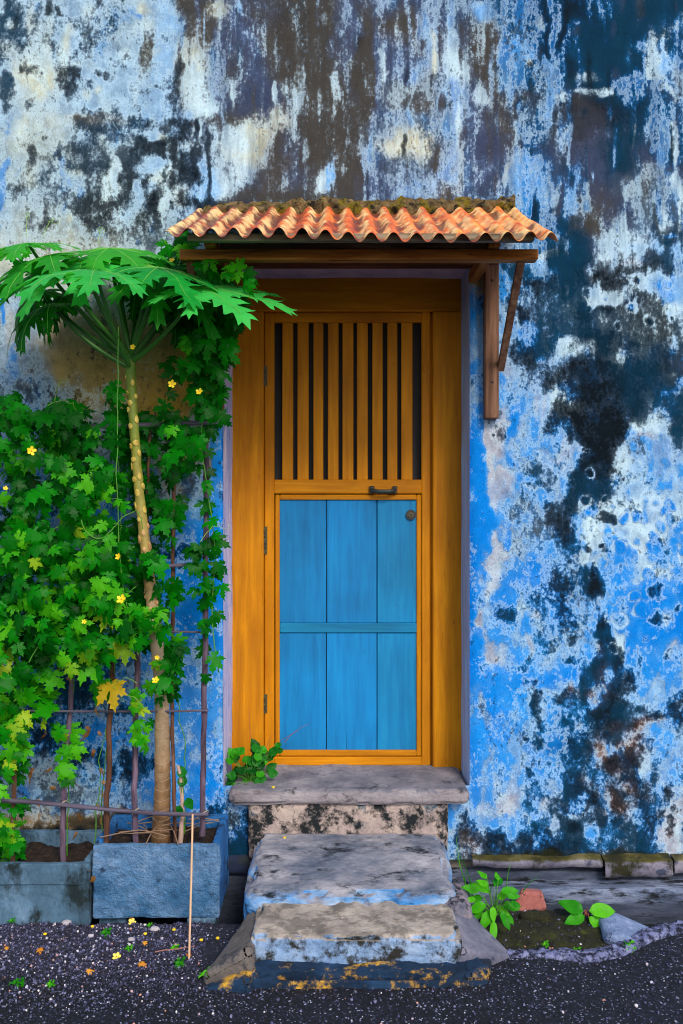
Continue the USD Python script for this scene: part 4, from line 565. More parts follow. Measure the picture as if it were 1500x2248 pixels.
for y0, y1 in ((803, 847), (1156, 1217), (1524, 1566)):
    h = obj('hinge', cat([box(dx(578), dx(587), YD - .0025, YD + .004, dz(y1), dz(y0), .001)]), M_brass, door, smooth=30)
    kk = 5
    for q_ in range(kk):
        a, b = y0 + (y1 - y0) * q_ / kk, y0 + (y1 - y0) * (q_ + .9) / kk
        obj('knuckle', tube([(dx(579.6), YD - .006, dz(b)), (dx(579.6), YD - .008, dz(a))], .0078, 10), M_iron if q_ % 2 else M_brass, h, smooth=40)

# ================================================================== awning
AW = (0.075, 0, 2.65)
aw = thing('awning', 'small rusty corrugated iron canopy on timber arms over the door', 'awning', AW)
EY, BY_ = -.75, -.012
ez, bz = at(0, 515, EY)[2], at(0, 459, BY_)[2]
xl, xr = -.63, .775; NW = 17.2
nu, nv = 440, 46
U, V = np.meshgrid(np.linspace(0, 1, nu), np.linspace(0, 1, nv)); U, V = U.ravel(), V.ravel()
qn = np.stack([U * 6, V * 3, 0 * U], -1)
amp = .0165 + .005 * (meshkit.noise(np.stack([U * 9, V * 2, 0 * U], -1), 3) - .5)
ph = U * NW * 2 * math.pi + .5 * (meshkit.noise(np.stack([U * 11, V * 1.5, 0 * U], -1), 5) - .5)
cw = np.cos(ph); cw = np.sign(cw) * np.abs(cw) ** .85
rX = xl + (xr - xl) * U; rY = BY_ + (EY - BY_) * V + (meshkit.fbm(np.stack([U * 14, 0 * U, 0 * U], -1), 3, 7) - .5) * .03 * (V > .98) + .02 * (U - .5) * V
rZ = bz + (ez - bz) * V + amp * cw + (meshkit.fbm(qn, 3, 9) - .5) * .02 - .014 * np.clip((U - .975) / .025, 0, 1) ** 2 * 2 - .012 * np.clip((.02 - U) / .02, 0, 1) ** 2 - .006 * np.sin(V * math.pi)
rZ += .006 * np.sin(U * 5.0 + 1) * V
ii = (np.arange(nv - 1)[:, None] * nu + np.arange(nu - 1)[None]).ravel()
rF = np.vstack([np.stack([ii, ii + nu, ii + nu + 1], 1), np.stack([ii, ii + nu + 1, ii + 1], 1)])
top = np.stack([rX, rY, rZ], -1); bot = top - [0, 0, .0025]
N0 = len(top); rim = np.r_[np.arange(nu), np.arange(1, nv) * nu + nu - 1, (nv - 1) * nu + np.arange(nu - 2, -1, -1), np.arange(nv - 2, 0, -1) * nu]
a, b = rim, np.roll(rim, -1)
sheet = T(np.vstack([top, bot]), np.vstack([rF, rF[:, ::-1] + N0, np.stack([a, b, b + N0], 1), np.stack([a, b + N0, a + N0], 1)]))
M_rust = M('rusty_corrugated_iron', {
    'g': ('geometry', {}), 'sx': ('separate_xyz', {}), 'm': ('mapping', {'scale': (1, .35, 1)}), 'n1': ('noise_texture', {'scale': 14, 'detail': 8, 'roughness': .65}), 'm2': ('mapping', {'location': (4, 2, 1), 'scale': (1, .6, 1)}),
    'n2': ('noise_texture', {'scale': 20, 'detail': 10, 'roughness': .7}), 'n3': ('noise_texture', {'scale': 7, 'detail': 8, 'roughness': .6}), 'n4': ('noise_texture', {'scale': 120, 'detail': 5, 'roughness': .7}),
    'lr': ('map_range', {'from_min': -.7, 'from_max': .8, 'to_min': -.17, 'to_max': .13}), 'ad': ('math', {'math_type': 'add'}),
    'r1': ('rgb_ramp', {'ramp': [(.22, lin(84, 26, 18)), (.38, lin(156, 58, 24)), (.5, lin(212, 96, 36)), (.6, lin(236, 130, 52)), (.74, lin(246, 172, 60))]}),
    'r2': ('rgb_ramp', {'ramp': [(.52, (0, 0, 0)), (.68, (.9, .9, .9))]}), 'mw': ('mix_color', {'b': lin(248, 216, 150)}),  # cream highlight painted into the rust colour
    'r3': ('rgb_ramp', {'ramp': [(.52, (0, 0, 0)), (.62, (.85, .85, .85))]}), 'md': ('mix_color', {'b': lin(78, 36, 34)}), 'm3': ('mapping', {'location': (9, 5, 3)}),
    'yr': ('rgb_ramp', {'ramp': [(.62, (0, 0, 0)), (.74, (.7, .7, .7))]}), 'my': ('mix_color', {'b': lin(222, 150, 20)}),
    'ra': ('attribute', {'attribute': 'ridge'}), 'fa': ('attribute', {'attribute': 'lit_flank'}), 'rm': ('math', {'math_type': 'multiply_add', 'value2': .13}), 'rd': ('math', {'math_type': 'multiply_add', 'value2': -.10}), 'b': ('bump', {'strength': .4, 'distance': .004}), 'p': ('principled_bsdf', {'roughness': .5, 'metallic': .0, 'specular_ior_level': .5})},
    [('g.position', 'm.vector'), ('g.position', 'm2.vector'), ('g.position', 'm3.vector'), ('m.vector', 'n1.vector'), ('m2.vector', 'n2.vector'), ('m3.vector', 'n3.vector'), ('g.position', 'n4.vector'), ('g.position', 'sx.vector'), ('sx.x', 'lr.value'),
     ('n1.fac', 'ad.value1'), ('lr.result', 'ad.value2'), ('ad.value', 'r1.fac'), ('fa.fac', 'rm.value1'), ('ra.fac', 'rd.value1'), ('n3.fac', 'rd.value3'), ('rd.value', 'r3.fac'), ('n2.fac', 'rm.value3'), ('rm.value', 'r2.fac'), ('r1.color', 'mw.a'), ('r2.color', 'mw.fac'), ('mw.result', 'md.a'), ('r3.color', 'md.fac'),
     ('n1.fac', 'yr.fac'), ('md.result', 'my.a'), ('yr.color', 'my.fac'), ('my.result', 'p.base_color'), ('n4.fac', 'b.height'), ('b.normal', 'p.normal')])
rs = obj('roof_sheet', sheet, M_rust, aw, smooth=True); primvar(rs, 'ridge', np.r_[cw, cw]); fk = -np.sin(ph) * np.sign(U - .38); primvar(rs, 'lit_flank', np.r_[fk, fk])  # sides of the ridges painted as if lit; valleys darkened as grime
M_mmor = grunge('mossy_mortar', [lin(66, 56, 40), lin(120, 98, 62), lin(160, 134, 90)], dark=lin(26, 24, 14), cover=.42, scale=22, dark_scale=26, bump=1.0, bump_scale=80, third=lin(120, 104, 14), third_cover=.42, third_scale=15, bump_d=.02)
fl = lumpy_run(at(450, 0, 0)[0], at(1128, 0, 0)[0], [(.02, 2.98), (-.012, 2.972), (-.036, 2.958), (-.048, 2.935), (-.046, 2.905), (-.03, 2.88)], step=.008, amp=.022, seed=21, fx=9)
fv = fl.vertices.copy(); tt = np.clip((fv[:, 0] - (at(450, 0, 0)[0])) / .35, 0, 1); fv[:, 2] -= (1 - tt) * .035; fv[:, 2] += (meshkit.fbm(fv * 34, 4, 4) - .5) * .05; fv[:, 1] += (meshkit.fbm(fv * 38, 4, 5) - .5) * .05
fl.vertices = fv; obj('mortar_fillet', fl, M_mmor, aw, smooth=70)
WB0, WB1, WB2 = lin(112, 62, 18), lin(166, 102, 36), lin(200, 140, 70)
W_bx2 = wood('brown_timber_crosswise', WB0, WB1, WB2, dark=lin(16, 10, 8), cover=.3, axis='x', rough=.6)
W_bz2 = wood('brown_timber_upright', lin(70, 46, 34), lin(108, 76, 58), lin(136, 102, 82), dark=lin(30, 20, 18), cover=.2, axis='z', rough=.7)
W_by2 = wood('brown_timber_arm', WB0, WB1, WB2, dark=lin(16, 10, 8), cover=.3, axis='y', rough=.6)
W_gr = wood('grey_board', lin(74, 70, 58), lin(124, 112, 92), lin(150, 140, 120), dark=lin(10, 10, 10), cover=.35, axis='x', rough=.7)
BYm = -.5
zb1, zb0 = at(0, 546, BYm - .03)[2], at(0, 569, BYm - .03)[2]
obj('front_beam', beam((at(397, 0, BYm)[0], BYm, (zb0 + zb1) / 2), (at(1179, 0, BYm)[0], BYm, (zb0 + zb1) / 2), .06, zb1 - zb0, bev=.004), W_bx2, aw, smooth=30)
obj('upper_board', box(at(484, 0, -.47)[0], at(1067, 0, -.47)[0], -.485, -.455, zb1 + .001, zb1 + .058, .003), W_gr, aw, smooth=30)
for px in (465, 1082):
    X_ = at(px, 0, -.5)[0] if px < 700 else at(px, 0, -.5)[0]
    obj('arm', beam((X_, -.56, zb1 + .024), (X_, .02, zb1 + .024), .042, .045, bev=.003), W_by2, aw, smooth=30)
obj('purlin', box(-.56, .70, -.70, -.665, at(0, 525, -.68)[2] - .01, at(0, 515, -.68)[2], .003), W_gr, aw, smooth=30)
obj('wall_plate', box(at(462, 0, -.03)[0], at(1096, 0, -.03)[0], -.05, .03, at(0, 580, -.05)[2], at(0, 556, -.05)[2], .004), wood('dark_plate', lin(58, 32, 22), lin(96, 56, 40), lin(124, 80, 60), cover=.3, axis='x', rough=.7), aw, smooth=30)
for a, b in ((461, 488), (1066, 1096)):
    bt = 926 if a < 700 else 918
    pst = obj('post', box(at(a, 0, -.06)[0], at(b, 0, -.06)[0], -.06, .02, at(0, bt, -.06)[2], at(0, 581, -.06)[2], .004), W_bz2, aw, smooth=30)
    for py in (615, 838):
        m = trimesh.creation.icosphere(1, .006); m.vertices = m.vertices * [1, .5, 1] + at((a + b) / 2 + 1, py, -.061); obj('nail', m, M_iron, pst, smooth=True)
for px0, px1 in ((1099, 1140), (455, 418)):
    a = at(px0, 812, -.035); b = at(px1, 566, BYm)
    obj('strut', beam(a, (a[0], b[1], b[2]), .022, .03, up=(1, 0, 0), bev=.002), W_bz2, aw, smooth=30)

# ================================================================== steps
st = thing('door_steps', 'three worn concrete steps with flaking paint leading up to the door', 'steps', (.04, -.9, 0))
M_land = grunge('landing_concrete', [lin(100, 94, 100), lin(140, 132, 138), lin(165, 158, 162)], dark=lin(34, 40, 50), cover=.3, scale=7, dark_scale=9, bump=.5, stretch=(1, 1, 1.5), top=[lin(80, 82, 96), lin(118, 116, 126), lin(150, 146, 152)], third=lin(70, 120, 170), third_cover=.12)
M_rise = grunge('mouldy_riser', [lin(120, 112, 116), lin(168, 150, 145), lin(190, 172, 160)], dark=lin(22, 28, 32), cover=.47, scale=8, dark_scale=13, bump=.7, third=lin(60, 90, 110), third_cover=.25)
M_mid = grunge('middle_step_concrete', [lin(50, 100, 160), lin(60, 130, 195), lin(140, 170, 205), lin(190, 195, 210)], dark=lin(22, 32, 44), cover=.35, scale=6, dark_scale=10, bump=.7, stretch=(.7, 1, 2), top=[lin(40, 62, 88), lin(106, 112, 128), lin(150, 148, 158), lin(188, 186, 192)], top_dark=1.0)
M_low = grunge('lower_step_concrete', [lin(70, 100, 140), lin(125, 155, 195), lin(165, 185, 215)], dark=lin(40, 40, 38), cover=.47, scale=7, dark_scale=11, bump=.7, stretch=(1, 1, 1), top=[lin(126, 116, 112), lin(170, 158, 148), lin(194, 182, 170)], top_dark=.55)
M_plin = grunge('plinth_paint', [lin(10, 28, 46), lin(14, 42, 70), lin(28, 62, 96)], dark=lin(210, 160, 50), cover=.36, scale=8, dark_scale=9, bump=.6, third=lin(30, 30, 36), third_cover=.35)
obj('landing', rough_block(-.487, .553, -.085, .40, .338, .407, r=.03, seg=.016, amp=.008, freq=6, seed=2, chips=.06), M_land, st, smooth=60)
obj('riser', rough_block(-.405, .465, -.055, .30, -.2, .352, r=.03, seg=.018, amp=.009, freq=6, seed=3, chips=.02), M_rise, st, smooth=60)
mb = rough_block(-.375, .445, -.60, -.02, -.2, .212, r=.065, seg=.015, amp=.012, freq=6, seed=5, chips=.09)
mv = mb.vertices.copy(); mv[:, 2] -= np.clip((-mv[:, 1] - .30) / .3, 0, 1) * .03 * (mv[:, 2] > 0); mb.vertices = mv
obj('middle_step', mb, M_mid, st, smooth=60)
obj('lower_step', rough_block(-.315, .418, -.845, -.50, -.05, .142, r=.022, seg=.014, amp=.011, freq=7, seed=8, chips=.11), M_low, st, smooth=60)
obj('plinth', rough_block(-.335, .50, -.925, -.4, -.2, .05, r=.03, seg=.015, amp=.016, freq=7, seed=9, chips=.1), M_plin, st, smooth=60)
# sloping skirts of old mortar at both sides
def slab_hull(pts, seed, amp=.008, seg=.02):
    ball = trimesh.creation.icosphere(1, .016).vertices
    m = trimesh.Trimesh((np.asarray(pts)[:, None] + ball[None]).reshape(-1, 3)).convex_hull
    v, f = trimesh.remesh.subdivide_to_size(m.vertices, m.faces, seg, max_iter=20); m = trimesh.Trimesh(v, f); m.merge_vertices()
    trimesh.smoothing.filter_taubin(m, lamb=.5, nu=.45, iterations=6)
    n = m.vertex_normals; v = m.vertices
    m.vertices = v + n * ((meshkit.fbm(v * 9 + seed, 4, seed) - .5) * 2 * amp)[:, None]; return m
M_skirt = grunge('skirt_mortar', [lin(56, 54, 58), lin(100, 94, 92), lin(134, 124, 118)], dark=lin(30, 40, 58), cover=.33, scale=7, dark_scale=7, bump=.8, third=lin(40, 84, 130), third_cover=.2)
P_ = [(-.32, -.52, .085), (-.32, -.875, .10), (-.455, -.875, .022), (-.40, -.72, .03), (-.345, -.53, .05), (-.32, -.52, -.15), (-.32, -.875, -.15), (-.46, -.875, -.15), (-.36, -.53, -.15)]
obj('skirt', slab_hull(P_, 3, .016), M_skirt, st, smooth=60)
obj('skirt_base', slab_hull([(-.455, -.92, -.1), (-.32, -.94, -.1), (-.455, -.915, -.01), (-.32, -.935, .035), (-.32, -.88, .035), (-.45, -.87, -.01), (-.45, -.87, -.1), (-.32, -.88, -.1)], 13), M_plin, st, smooth=60)
P_ = [(.40, -.84, -.1), (.60, -.71, .0), (.62, -.70, -.1), (.42, -.82, .075), (.42, -.52, .13), (.42, -.5, -.2), (.50, -.55, -.2), (.46, -.56, .05), (.52, -.72, .045)]
obj('skirt', slab_hull(P_, 5), grunge('grey_skirt', [lin(70, 72, 90), lin(104, 104, 122), lin(135, 130, 142)], dark=lin(30, 46, 66), cover=.25), st, smooth=60)
obj('corner_block', rough_block(.38, .49, -.63, -.35, -.2, .16, r=.04, seg=.016, amp=.016, freq=9, seed=31, chips=.08), grunge('crumbled_corner', [lin(60, 66, 84), lin(120, 116, 130), lin(165, 140, 140)], dark=lin(24, 28, 36), cover=.45, scale=18, dark_scale=20, bump=.8), st, smooth=60)
obj('plinth_end', slab_hull([(.44, -.91, -.1), (.50, -.88, -.1), (.53, -.76, -.1), (.43, -.90, .035), (.49, -.87, .02), (.52, -.76, .02), (.45, -.6, .04), (.45, -.6, -.1)], 23), M_plin, st, smooth=60)

# ================================================================== planters
def planter(label, x0, x1, y0, y1, z0, z1, mats, seed, wall_t=.03, group=None):
    t = thing('planter', label, 'planter', ((x0 + x1) / 2, (y0 + y1) / 2, z0), group)
    R = dict(r=.008, seg=.014, freq=9)
    obj('front_panel', rough_block(x0, x1, y0, y0 + wall_t, z0, z1, amp=.009, seed=seed, chips=.03, **R), mats[0], t, smooth=60)
    obj('back_panel', rough_block(x0, x1, y1 - wall_t, y1, z0, z1 + .02, amp=.007, seed=seed + 1, chips=.03, **R), mats[1], t, smooth=60)
    for k, (a, b) in enumerate(((x0 + .002, x0 + wall_t), (x1 - wall_t, x1 - .002))):
        obj('end_panel', rough_block(a, b, y0 + wall_t * .9, y1 - wall_t * .9, z0 + .003, z1 + .012, amp=.008, seed=seed + 2 + k, chips=.03, **R), mats[1], t, smooth=60)
    a, b = np.meshgrid(np.linspace(x0 + .02, x1 - .02, 60), np.linspace(y0 + .02, y1 - .02, 36)); a, b = a.ravel(), b.ravel()
    z = z1 - .035 + (meshkit.fbm(np.stack([a * 14, b * 14, 0 * a], -1), 4, seed) - .5) * .07
    k = (np.arange(35)[:, None] * 60 + np.arange(59)[None]).ravel()
    obj('soil', T(np.stack([a, b, z], -1), np.vstack([np.stack([k, k + 1, k + 61], 1), np.stack([k, k + 61, k + 60], 1)])), M_litter, t, smooth=60)
    return t
M_litter = grunge('leaf_litter', [lin(20, 14, 14), lin(46, 34, 28), lin(90, 66, 48)], dark=lin(150, 110, 80), cover=.16, scale=40, dark_scale=60, bump=1.0, bump_scale=120, bump_d=.02)
M_pl1 = grunge('blue_washed_concrete', [lin(34, 84, 130), lin(66, 120, 168), lin(112, 154, 200), lin(165, 188, 220)], dark=lin(24, 50, 84), cover=.27, scale=6, dark_scale=16, bump=1.0, bump_scale=34, bump_d=.05)
M_pl2 = grunge('blue_concrete_side', [lin(20, 70, 125), lin(30, 100, 165), lin(70, 130, 190)], dark=lin(14, 34, 60), cover=.36, scale=6, dark_scale=16, bump=.9, bump_scale=50, bump_d=.02)
M_pl3 = grunge('grey_blue_concrete', [lin(44, 66, 84), lin(72, 102, 126), lin(112, 142, 172)], dark=lin(22, 36, 40), cover=.42, scale=5, dark_scale=6, stretch=(1, 1, .6), bump=.5, bump_scale=60)
zA = 0.022
pA = planter('square blue washed concrete planter holding the papaya trunk', at(204, 0, -.45)[0], at(481, 0, -.45)[0], -.45, -.14, zA, at(0, 1856, -.45)[2], (M_pl1, M_pl2), 41)
obj('foot', rough_block(at(412, 0, -.44)[0], at(474, 0, -.44)[0], -.445, -.2, -.03, zA, r=.006, seg=.015, amp=.005, seed=51), M_pl3, pA, smooth=60)
obj('foot', rough_block(at(215, 0, -.43)[0], at(275, 0, -.43)[0], -.42, -.2, -.03, zA, r=.006, seg=.015, amp=.005, seed=52), M_pl3, pA, smooth=60)
zt = at(0, 1898, -.45)[2]
pB = planter('low grey concrete planter with cracked front and horizontal joint, left edge', -1.75, at(196, 0, -.45)[0], -.45, -.12, -.012, zt, (M_pl3, M_pl3), 61, wall_t=.028)
obj('band', rough_block(-1.75, at(180, 0, -.45)[0], -.457, -.44, at(0, 1943, -.455)[2], zt + .004, r=.005, seg=.014, amp=.005, seed=67), M_pl3, pB, smooth=60)
# ================================================================== papaya tree
tr_pts = [at(352, 1868, -.32), at(356, 1760, -.32), at(357, 1640, -.32), at(353, 1500, -.33), at(343, 1400, -.34), at(331, 1300, -.35), at(317, 1180, -.36), at(305, 1070, -.36), at(296, 960, -.36), at(290, 870, -.36), at(287, 790, -.36)]
TC = spline(tr_pts, 150)
tt = np.linspace(0, 1, 150)
TR = np.interp(tt, [0, .05, .15, .35, .5, .7, .9, 1], [.043, .036, .032, .028, .024, .0195, .0185, .020])
pap = thing('papaya_tree', 'young slender papaya tree with scarred trunk and broad lobed leaves beside the door', 'tree', tr_pts[0])
rings = .0012 * np.maximum(0, np.cos(tt * 2 * math.pi * 36)) ** 8 * (tt < .55)
trunk = tube(TC, TR + rings, 20)
v = trunk.vertices.copy(); v[:-2] += (meshkit.fbm(v[:-2] * 24, 3, 3) - .5)[:, None] * .006; trunk.vertices = v
M_trunk = M('papaya_bark', {'g': ('geometry', {}), 'sx': ('separate_xyz', {}), 'mr': ('map_range', {'from_min': .25, 'from_max': 2.25}), 'n': ('noise_texture', {'scale': 30, 'detail': 7, 'roughness': .65}), 'a': ('math', {'math_type': 'multiply_add', 'value2': .35, 'value3': -.17}), 'ad': ('math', {'math_type': 'add'}),
    'r': ('rgb_ramp', {'ramp': [(0, lin(92, 62, 34)), (.15, lin(128, 98, 66)), (.3, lin(158, 138, 112)), (.42, lin(168, 150, 128)), (.55, lin(176, 140, 90)), (.68, lin(150, 136, 62)), (.85, lin(120, 128, 40)), (1, lin(84, 120, 20))]}),
    'n2': ('noise_texture', {'scale': 12, 'detail': 8, 'roughness': .7}), 'r2': ('rgb_ramp', {'ramp': [(.35, (.6, .58, .55)), (.6, (1.1, 1.1, 1.1))]}), 'mm': ('mix_color', {'blend_type': 'multiply', 'fac': .8}), 'b': ('bump', {'strength': .5, 'distance': .004}), 'p': ('principled_bsdf', {'roughness': .6})},
    [('g.position', 'sx.vector'), ('sx.z', 'mr.value'), ('g.position', 'n.vector'), ('n.fac', 'a.value1'), ('mr.result', 'ad.value1'), ('a.value', 'ad.value2'), ('ad.value', 'r.fac'), ('g.position', 'n2.vector'), ('n2.fac', 'r2.fac'), ('r.color', 'mm.a'), ('r2.color', 'mm.b'), ('mm.result', 'p.base_color'), ('n.fac', 'b.height'), ('b.normal', 'p.normal')])
tk = obj('trunk', trunk, M_trunk, pap, smooth=60)
tT, tU, tW = frames(TC)
def on_trunk(s, ang):
    i = int(np.clip(s * 149, 0, 149)); n = math.cos(ang) * np.array([1, 0, 0]) + math.sin(ang) * np.array([0, -1, 0]); t = tT[i]; n = n - t * n.dot(t); n /= np.linalg.norm(n)
    return TC[i] + n * TR[i], n, t, TR[i]
def scar(s, ang, w, h):
    """a raised diamond shaped leaf scar bent round the trunk"""
    pts = []; m = 9
    for k, rad in ((0, 0), (1, .55), (2, 1.0), (3, 1.08)):
        for j in range(1 if k == 0 else m * 2):
            a = j / (m * 2) * 2 * math.pi
            pts.append((rad * math.cos(a) * abs(math.cos(a)) ** .5, rad * math.sin(a), (0.0045, .005, .0035, -.002)[k]))
    c, n0, t0, R = on_trunk(s, ang); v = []
    for a, b, o in pts:
        i = int(np.clip((s + b * h / 2.25) * 149, 0, 149)); aa = ang + a * w / R
        n = math.cos(aa) * np.array([1, 0, 0]) + math.sin(aa) * np.array([0, -1, 0]); v.append(TC[i] + n * (TR[i] + o) + t0 * (b * h - (TC[i] - c).dot(t0)))
    f = [[0, 1 + j, 1 + (j + 1) % (2 * m)] for j in range(2 * m)]
    for k in range(2):
        o = 1 + k * 2 * m
        for j in range(2 * m): f += [[o + j, o + 2 * m + j, o + 2 * m + (j + 1) % (2 * m)], [o + j, o + 2 * m + (j + 1) % (2 * m), o + (j + 1) % (2 * m)]]
    return T(v, f)
M_scar = [M('leaf_scar_%s' % k, {'g': ('geometry', {}), 'n': ('noise_texture', {'scale': 50, 'detail': 4}), 'r': ('rgb_ramp', {'ramp': [(.3, a), (.7, b)]}), 'p': ('principled_bsdf', {'roughness': .6})}, [('g.position', 'n.vector'), ('n.fac', 'r.fac'), ('r.color', 'p.base_color')]) for k, a, b in (('yellow', lin(160, 130, 44), lin(208, 184, 92)), ('buff', lin(165, 118, 66), lin(205, 165, 115)), ('pale', lin(128, 106, 84), lin(165, 146, 122)))]
for k in range(34):
    s = .97 - k * .0142 + random.uniform(-.006, .006); ang = math.pi / 2 + ((k * 137.5 + random.uniform(-25, 25)) % 360 - 180) / 180 * 1.7
    if abs(ang - math.pi / 2) < 1.55: obj('leaf_scar', scar(s, ang, random.uniform(.007, .013), random.uniform(.008, .018)), M_scar[0 if s > .68 else 1], tk, smooth=50)
def ring_mark(s):
    P = []
    for a in np.linspace(.1, math.pi - .1, 15):
        c, n, t, R = on_trunk(s, a); P.append(c + t * .004 * math.cos(2 * a) + n * .0003 + t * .002 * random.random())
    return tube(P, .0010, 5)
for k in range(20):
    obj('ring_scar', ring_mark(.035 + k * .0185 + .004 * random.random()), M_scar[2], tk)

def palm_outline(lobes, teeth, depth=.42, seed=0, sub=1.0):
    """palmate leaf: list of (angle, length); every lobe has forward pointing side lobes"""
    r = random.Random(seed); polys = [Point(0, 0).buffer(.16 * max(l for _, l in lobes))]
    for ang, L in lobes:
        pts = []; n = teeth
        def w(t): return L * (.085 + .20 * math.sin(math.pi * min(1, t * 1.02) ** .8) ** 1.0 * (1 - t * .55)) * (1 if t < .97 else .1)
        left = [(0.0, .05 * L)]
        for k in range(n):
            a, b = .28 + .66 * k / n, .28 + .66 * (k + .8) / n
            left += [(L * a, w(a) * depth), (L * min(.98, b + .06), w(b) * sub * r.uniform(.9, 1.15)), (L * (b + .015), w(b) * depth * .95)]
        pts = left + [(L, 0)] + [(x, -y * r.uniform(.9, 1.1)) for x, y in left[::-1]]
        c, s = math.cos(ang), math.sin(ang)
        polys.append(Polygon([(x * c - y * s, x * s + y * c) for x, y in pts]).buffer(0))
    u = unary_union(polys)
    if u.geom_type != 'Polygon': u = max(u.geoms, key=lambda g: g.area)
    return Polygon(u.exterior).simplify(.002)
def blade(poly, seg):
    v, f = trimesh.creation.triangulate_polygon(poly, engine='earcut')
    v = np.c_[v, np.zeros(len(v))]
    v, f = trimesh.remesh.subdivide_to_size(v, f, seg, max_iter=10)
    m = trimesh.Trimesh(v, f); m.merge_vertices(); return np.array(m.vertices), np.array(m.faces)
def basis(n, d):
    n = np.asarray(n, float); n /= np.linalg.norm(n); d = np.asarray(d, float); d = d - n * d.dot(n); d /= np.linalg.norm(d)
    return np.array([d, np.cross(n, d), n])          # rows: forward, left, up
PL = [leaf_mat('papaya_leaf_light', lin(22, 146, 52), lin(66, 196, 86), trans=.4, rough=.42), leaf_mat('papaya_leaf_dark', lin(8, 76, 12), lin(26, 122, 26), trans=.35), leaf_mat('papaya_leaf_mid', lin(22, 126, 28), lin(60, 172, 50), trans=.45)]
M_pet = M('petiole_green', {'p': ('principled_bsdf', {'base_color': lin(44, 96, 28), 'roughness': .45})}, [])
M_rib = M('leaf_rib', {'p': ('principled_bsdf', {'base_color': lin(100, 165, 60), 'roughness': .5})}, [])
def papaya_leaf(base, C, n, d, size, mat, droop=.5, fold=.12, seed=0, sag=.05):
    r = random.Random(seed)
    lobes = [(a + r.uniform(-.06, .06), size * l * r.uniform(.93, 1.07)) for a, l in ((0, 1.0), (.72, .93), (-.72, .93), (1.42, .78), (-1.42, .78), (2.15, .6), (-2.15, .6), (2.75, .36), (-2.75, .36))]
    v, f = blade(palm_outline(lobes, 4, seed=seed), size * .085)
    B = basis(n, d)
    def shape(p):
        p = np.asarray(p, float); R = np.hypot(p[:, 0], p[:, 1]); th = np.arctan2(p[:, 1], p[:, 0])
        near = np.min(np.abs(th[:, None] - np.array([a for a, _ in lobes])[None]), 1)
        z = -droop * R ** 2 / size + fold * R * np.minimum(near, .35) + (meshkit.fbm(np.c_[p[:, :2] * 14, 0 * R + seed], 3, seed) - .5) * .05 * R / size
        k = 1 / np.sqrt(1 + (1.2 * droop * R / size) ** 2)
        return C + np.c_[p[:, 0] * k, p[:, 1] * k, z] @ B
    lf = obj('leaf', T(shape(v), f), mat, pap, smooth=True)
    ribs = []
    for a, L in lobes:
        t = np.linspace(0.0, .93, 9); P = shape(np.c_[t * L * math.cos(a), t * L * math.sin(a), 0 * t]) + B[2] * .001
        ribs.append(tube(P, np.linspace(.0024, .0007, 9), 5))
    obj('rib', cat(ribs), M_rib, lf, smooth=True)
    mid = (np.asarray(base) + C) / 2 + np.array([0, 0, -sag])
    obj('petiole', tube(spline([base, mid, C], 14), np.linspace(.011, .006, 14), 8), M_pet, pap, smooth=True)
crown = at(286, 796, -.36)
cr = lambda dz, dx=0: crown + np.array([dx, 0, dz])
Lf = [  # base height, petiole end (px, py, depth), normal, forward, size, material, droop
 (.0, (210, 596, -.80), (.05, -.12, 1), (-.55, -1.0, 0), .36, 0, .38),
 (.02, (440, 632, -.55), (.0, -.42, 1), (1, -.25, .12), .42, 0, .25),
 (.0, (112, 668, -.42), (-.15, -.35, 1), (-1, -.3, -.1), .27, 1, .65),
 (.04, (180, 572, -.45), (-.1, -.5, 1), (-.9, -.35, .05), .44, 0, .4),
 (.05, (255, 560, -.28), (.0, -.5, 1), (.2, 1, .2), .40, 2, .5),
 (.05, (330, 584, -.40), (.25, -.55, 1), (.9, -.5, 0), .40, 2, .45),
 (.03, (380, 650, -.20), (.2, -.6, .8), (1, .2, -.1), .30, 1, .8),
 (.03, (62, 536, -.5), (-.1, -.2, 1), (-.6, -.8, 0), .34, 2, .35),
 (.02, (150, 640, -.2), (-.2, -.5, .9), (-1, .3, -.1), .26, 1, .9),
 (.05, (110, 560, -.55), (-.25, -.3, 1), (-1, -.5, 0), .40, 2, .4),
 (.06, (240, 545, -.36), (.0, -.35, 1), (.5, -.6, 0), .38, 2, .35),
 (.05, (350, 588, -.58), (.15, -.3, 1), (.8, -1, 0), .33, 0, .3),
 (.04, (420, 585, -.30), (.2, -.5, 1), (1, .2, 0), .34, 2, .5),
 (.03, (300, 640, -.25), (.1, -.6, .9), (.4, .5, -.2), .30, 1, .7),
 (.03, (90, 640, -.30), (-.3, -.4, .9), (-1, .3, -.2), .27, 1, .8),
]
for k, (dz_, (px, py, y), n, d, size, mi, dr) in enumerate(Lf):
    papaya_leaf(cr(dz_ - .02), at(px, py, y), n, d, size, PL[mi], droop=dr, seed=k + 3, sag=.03)

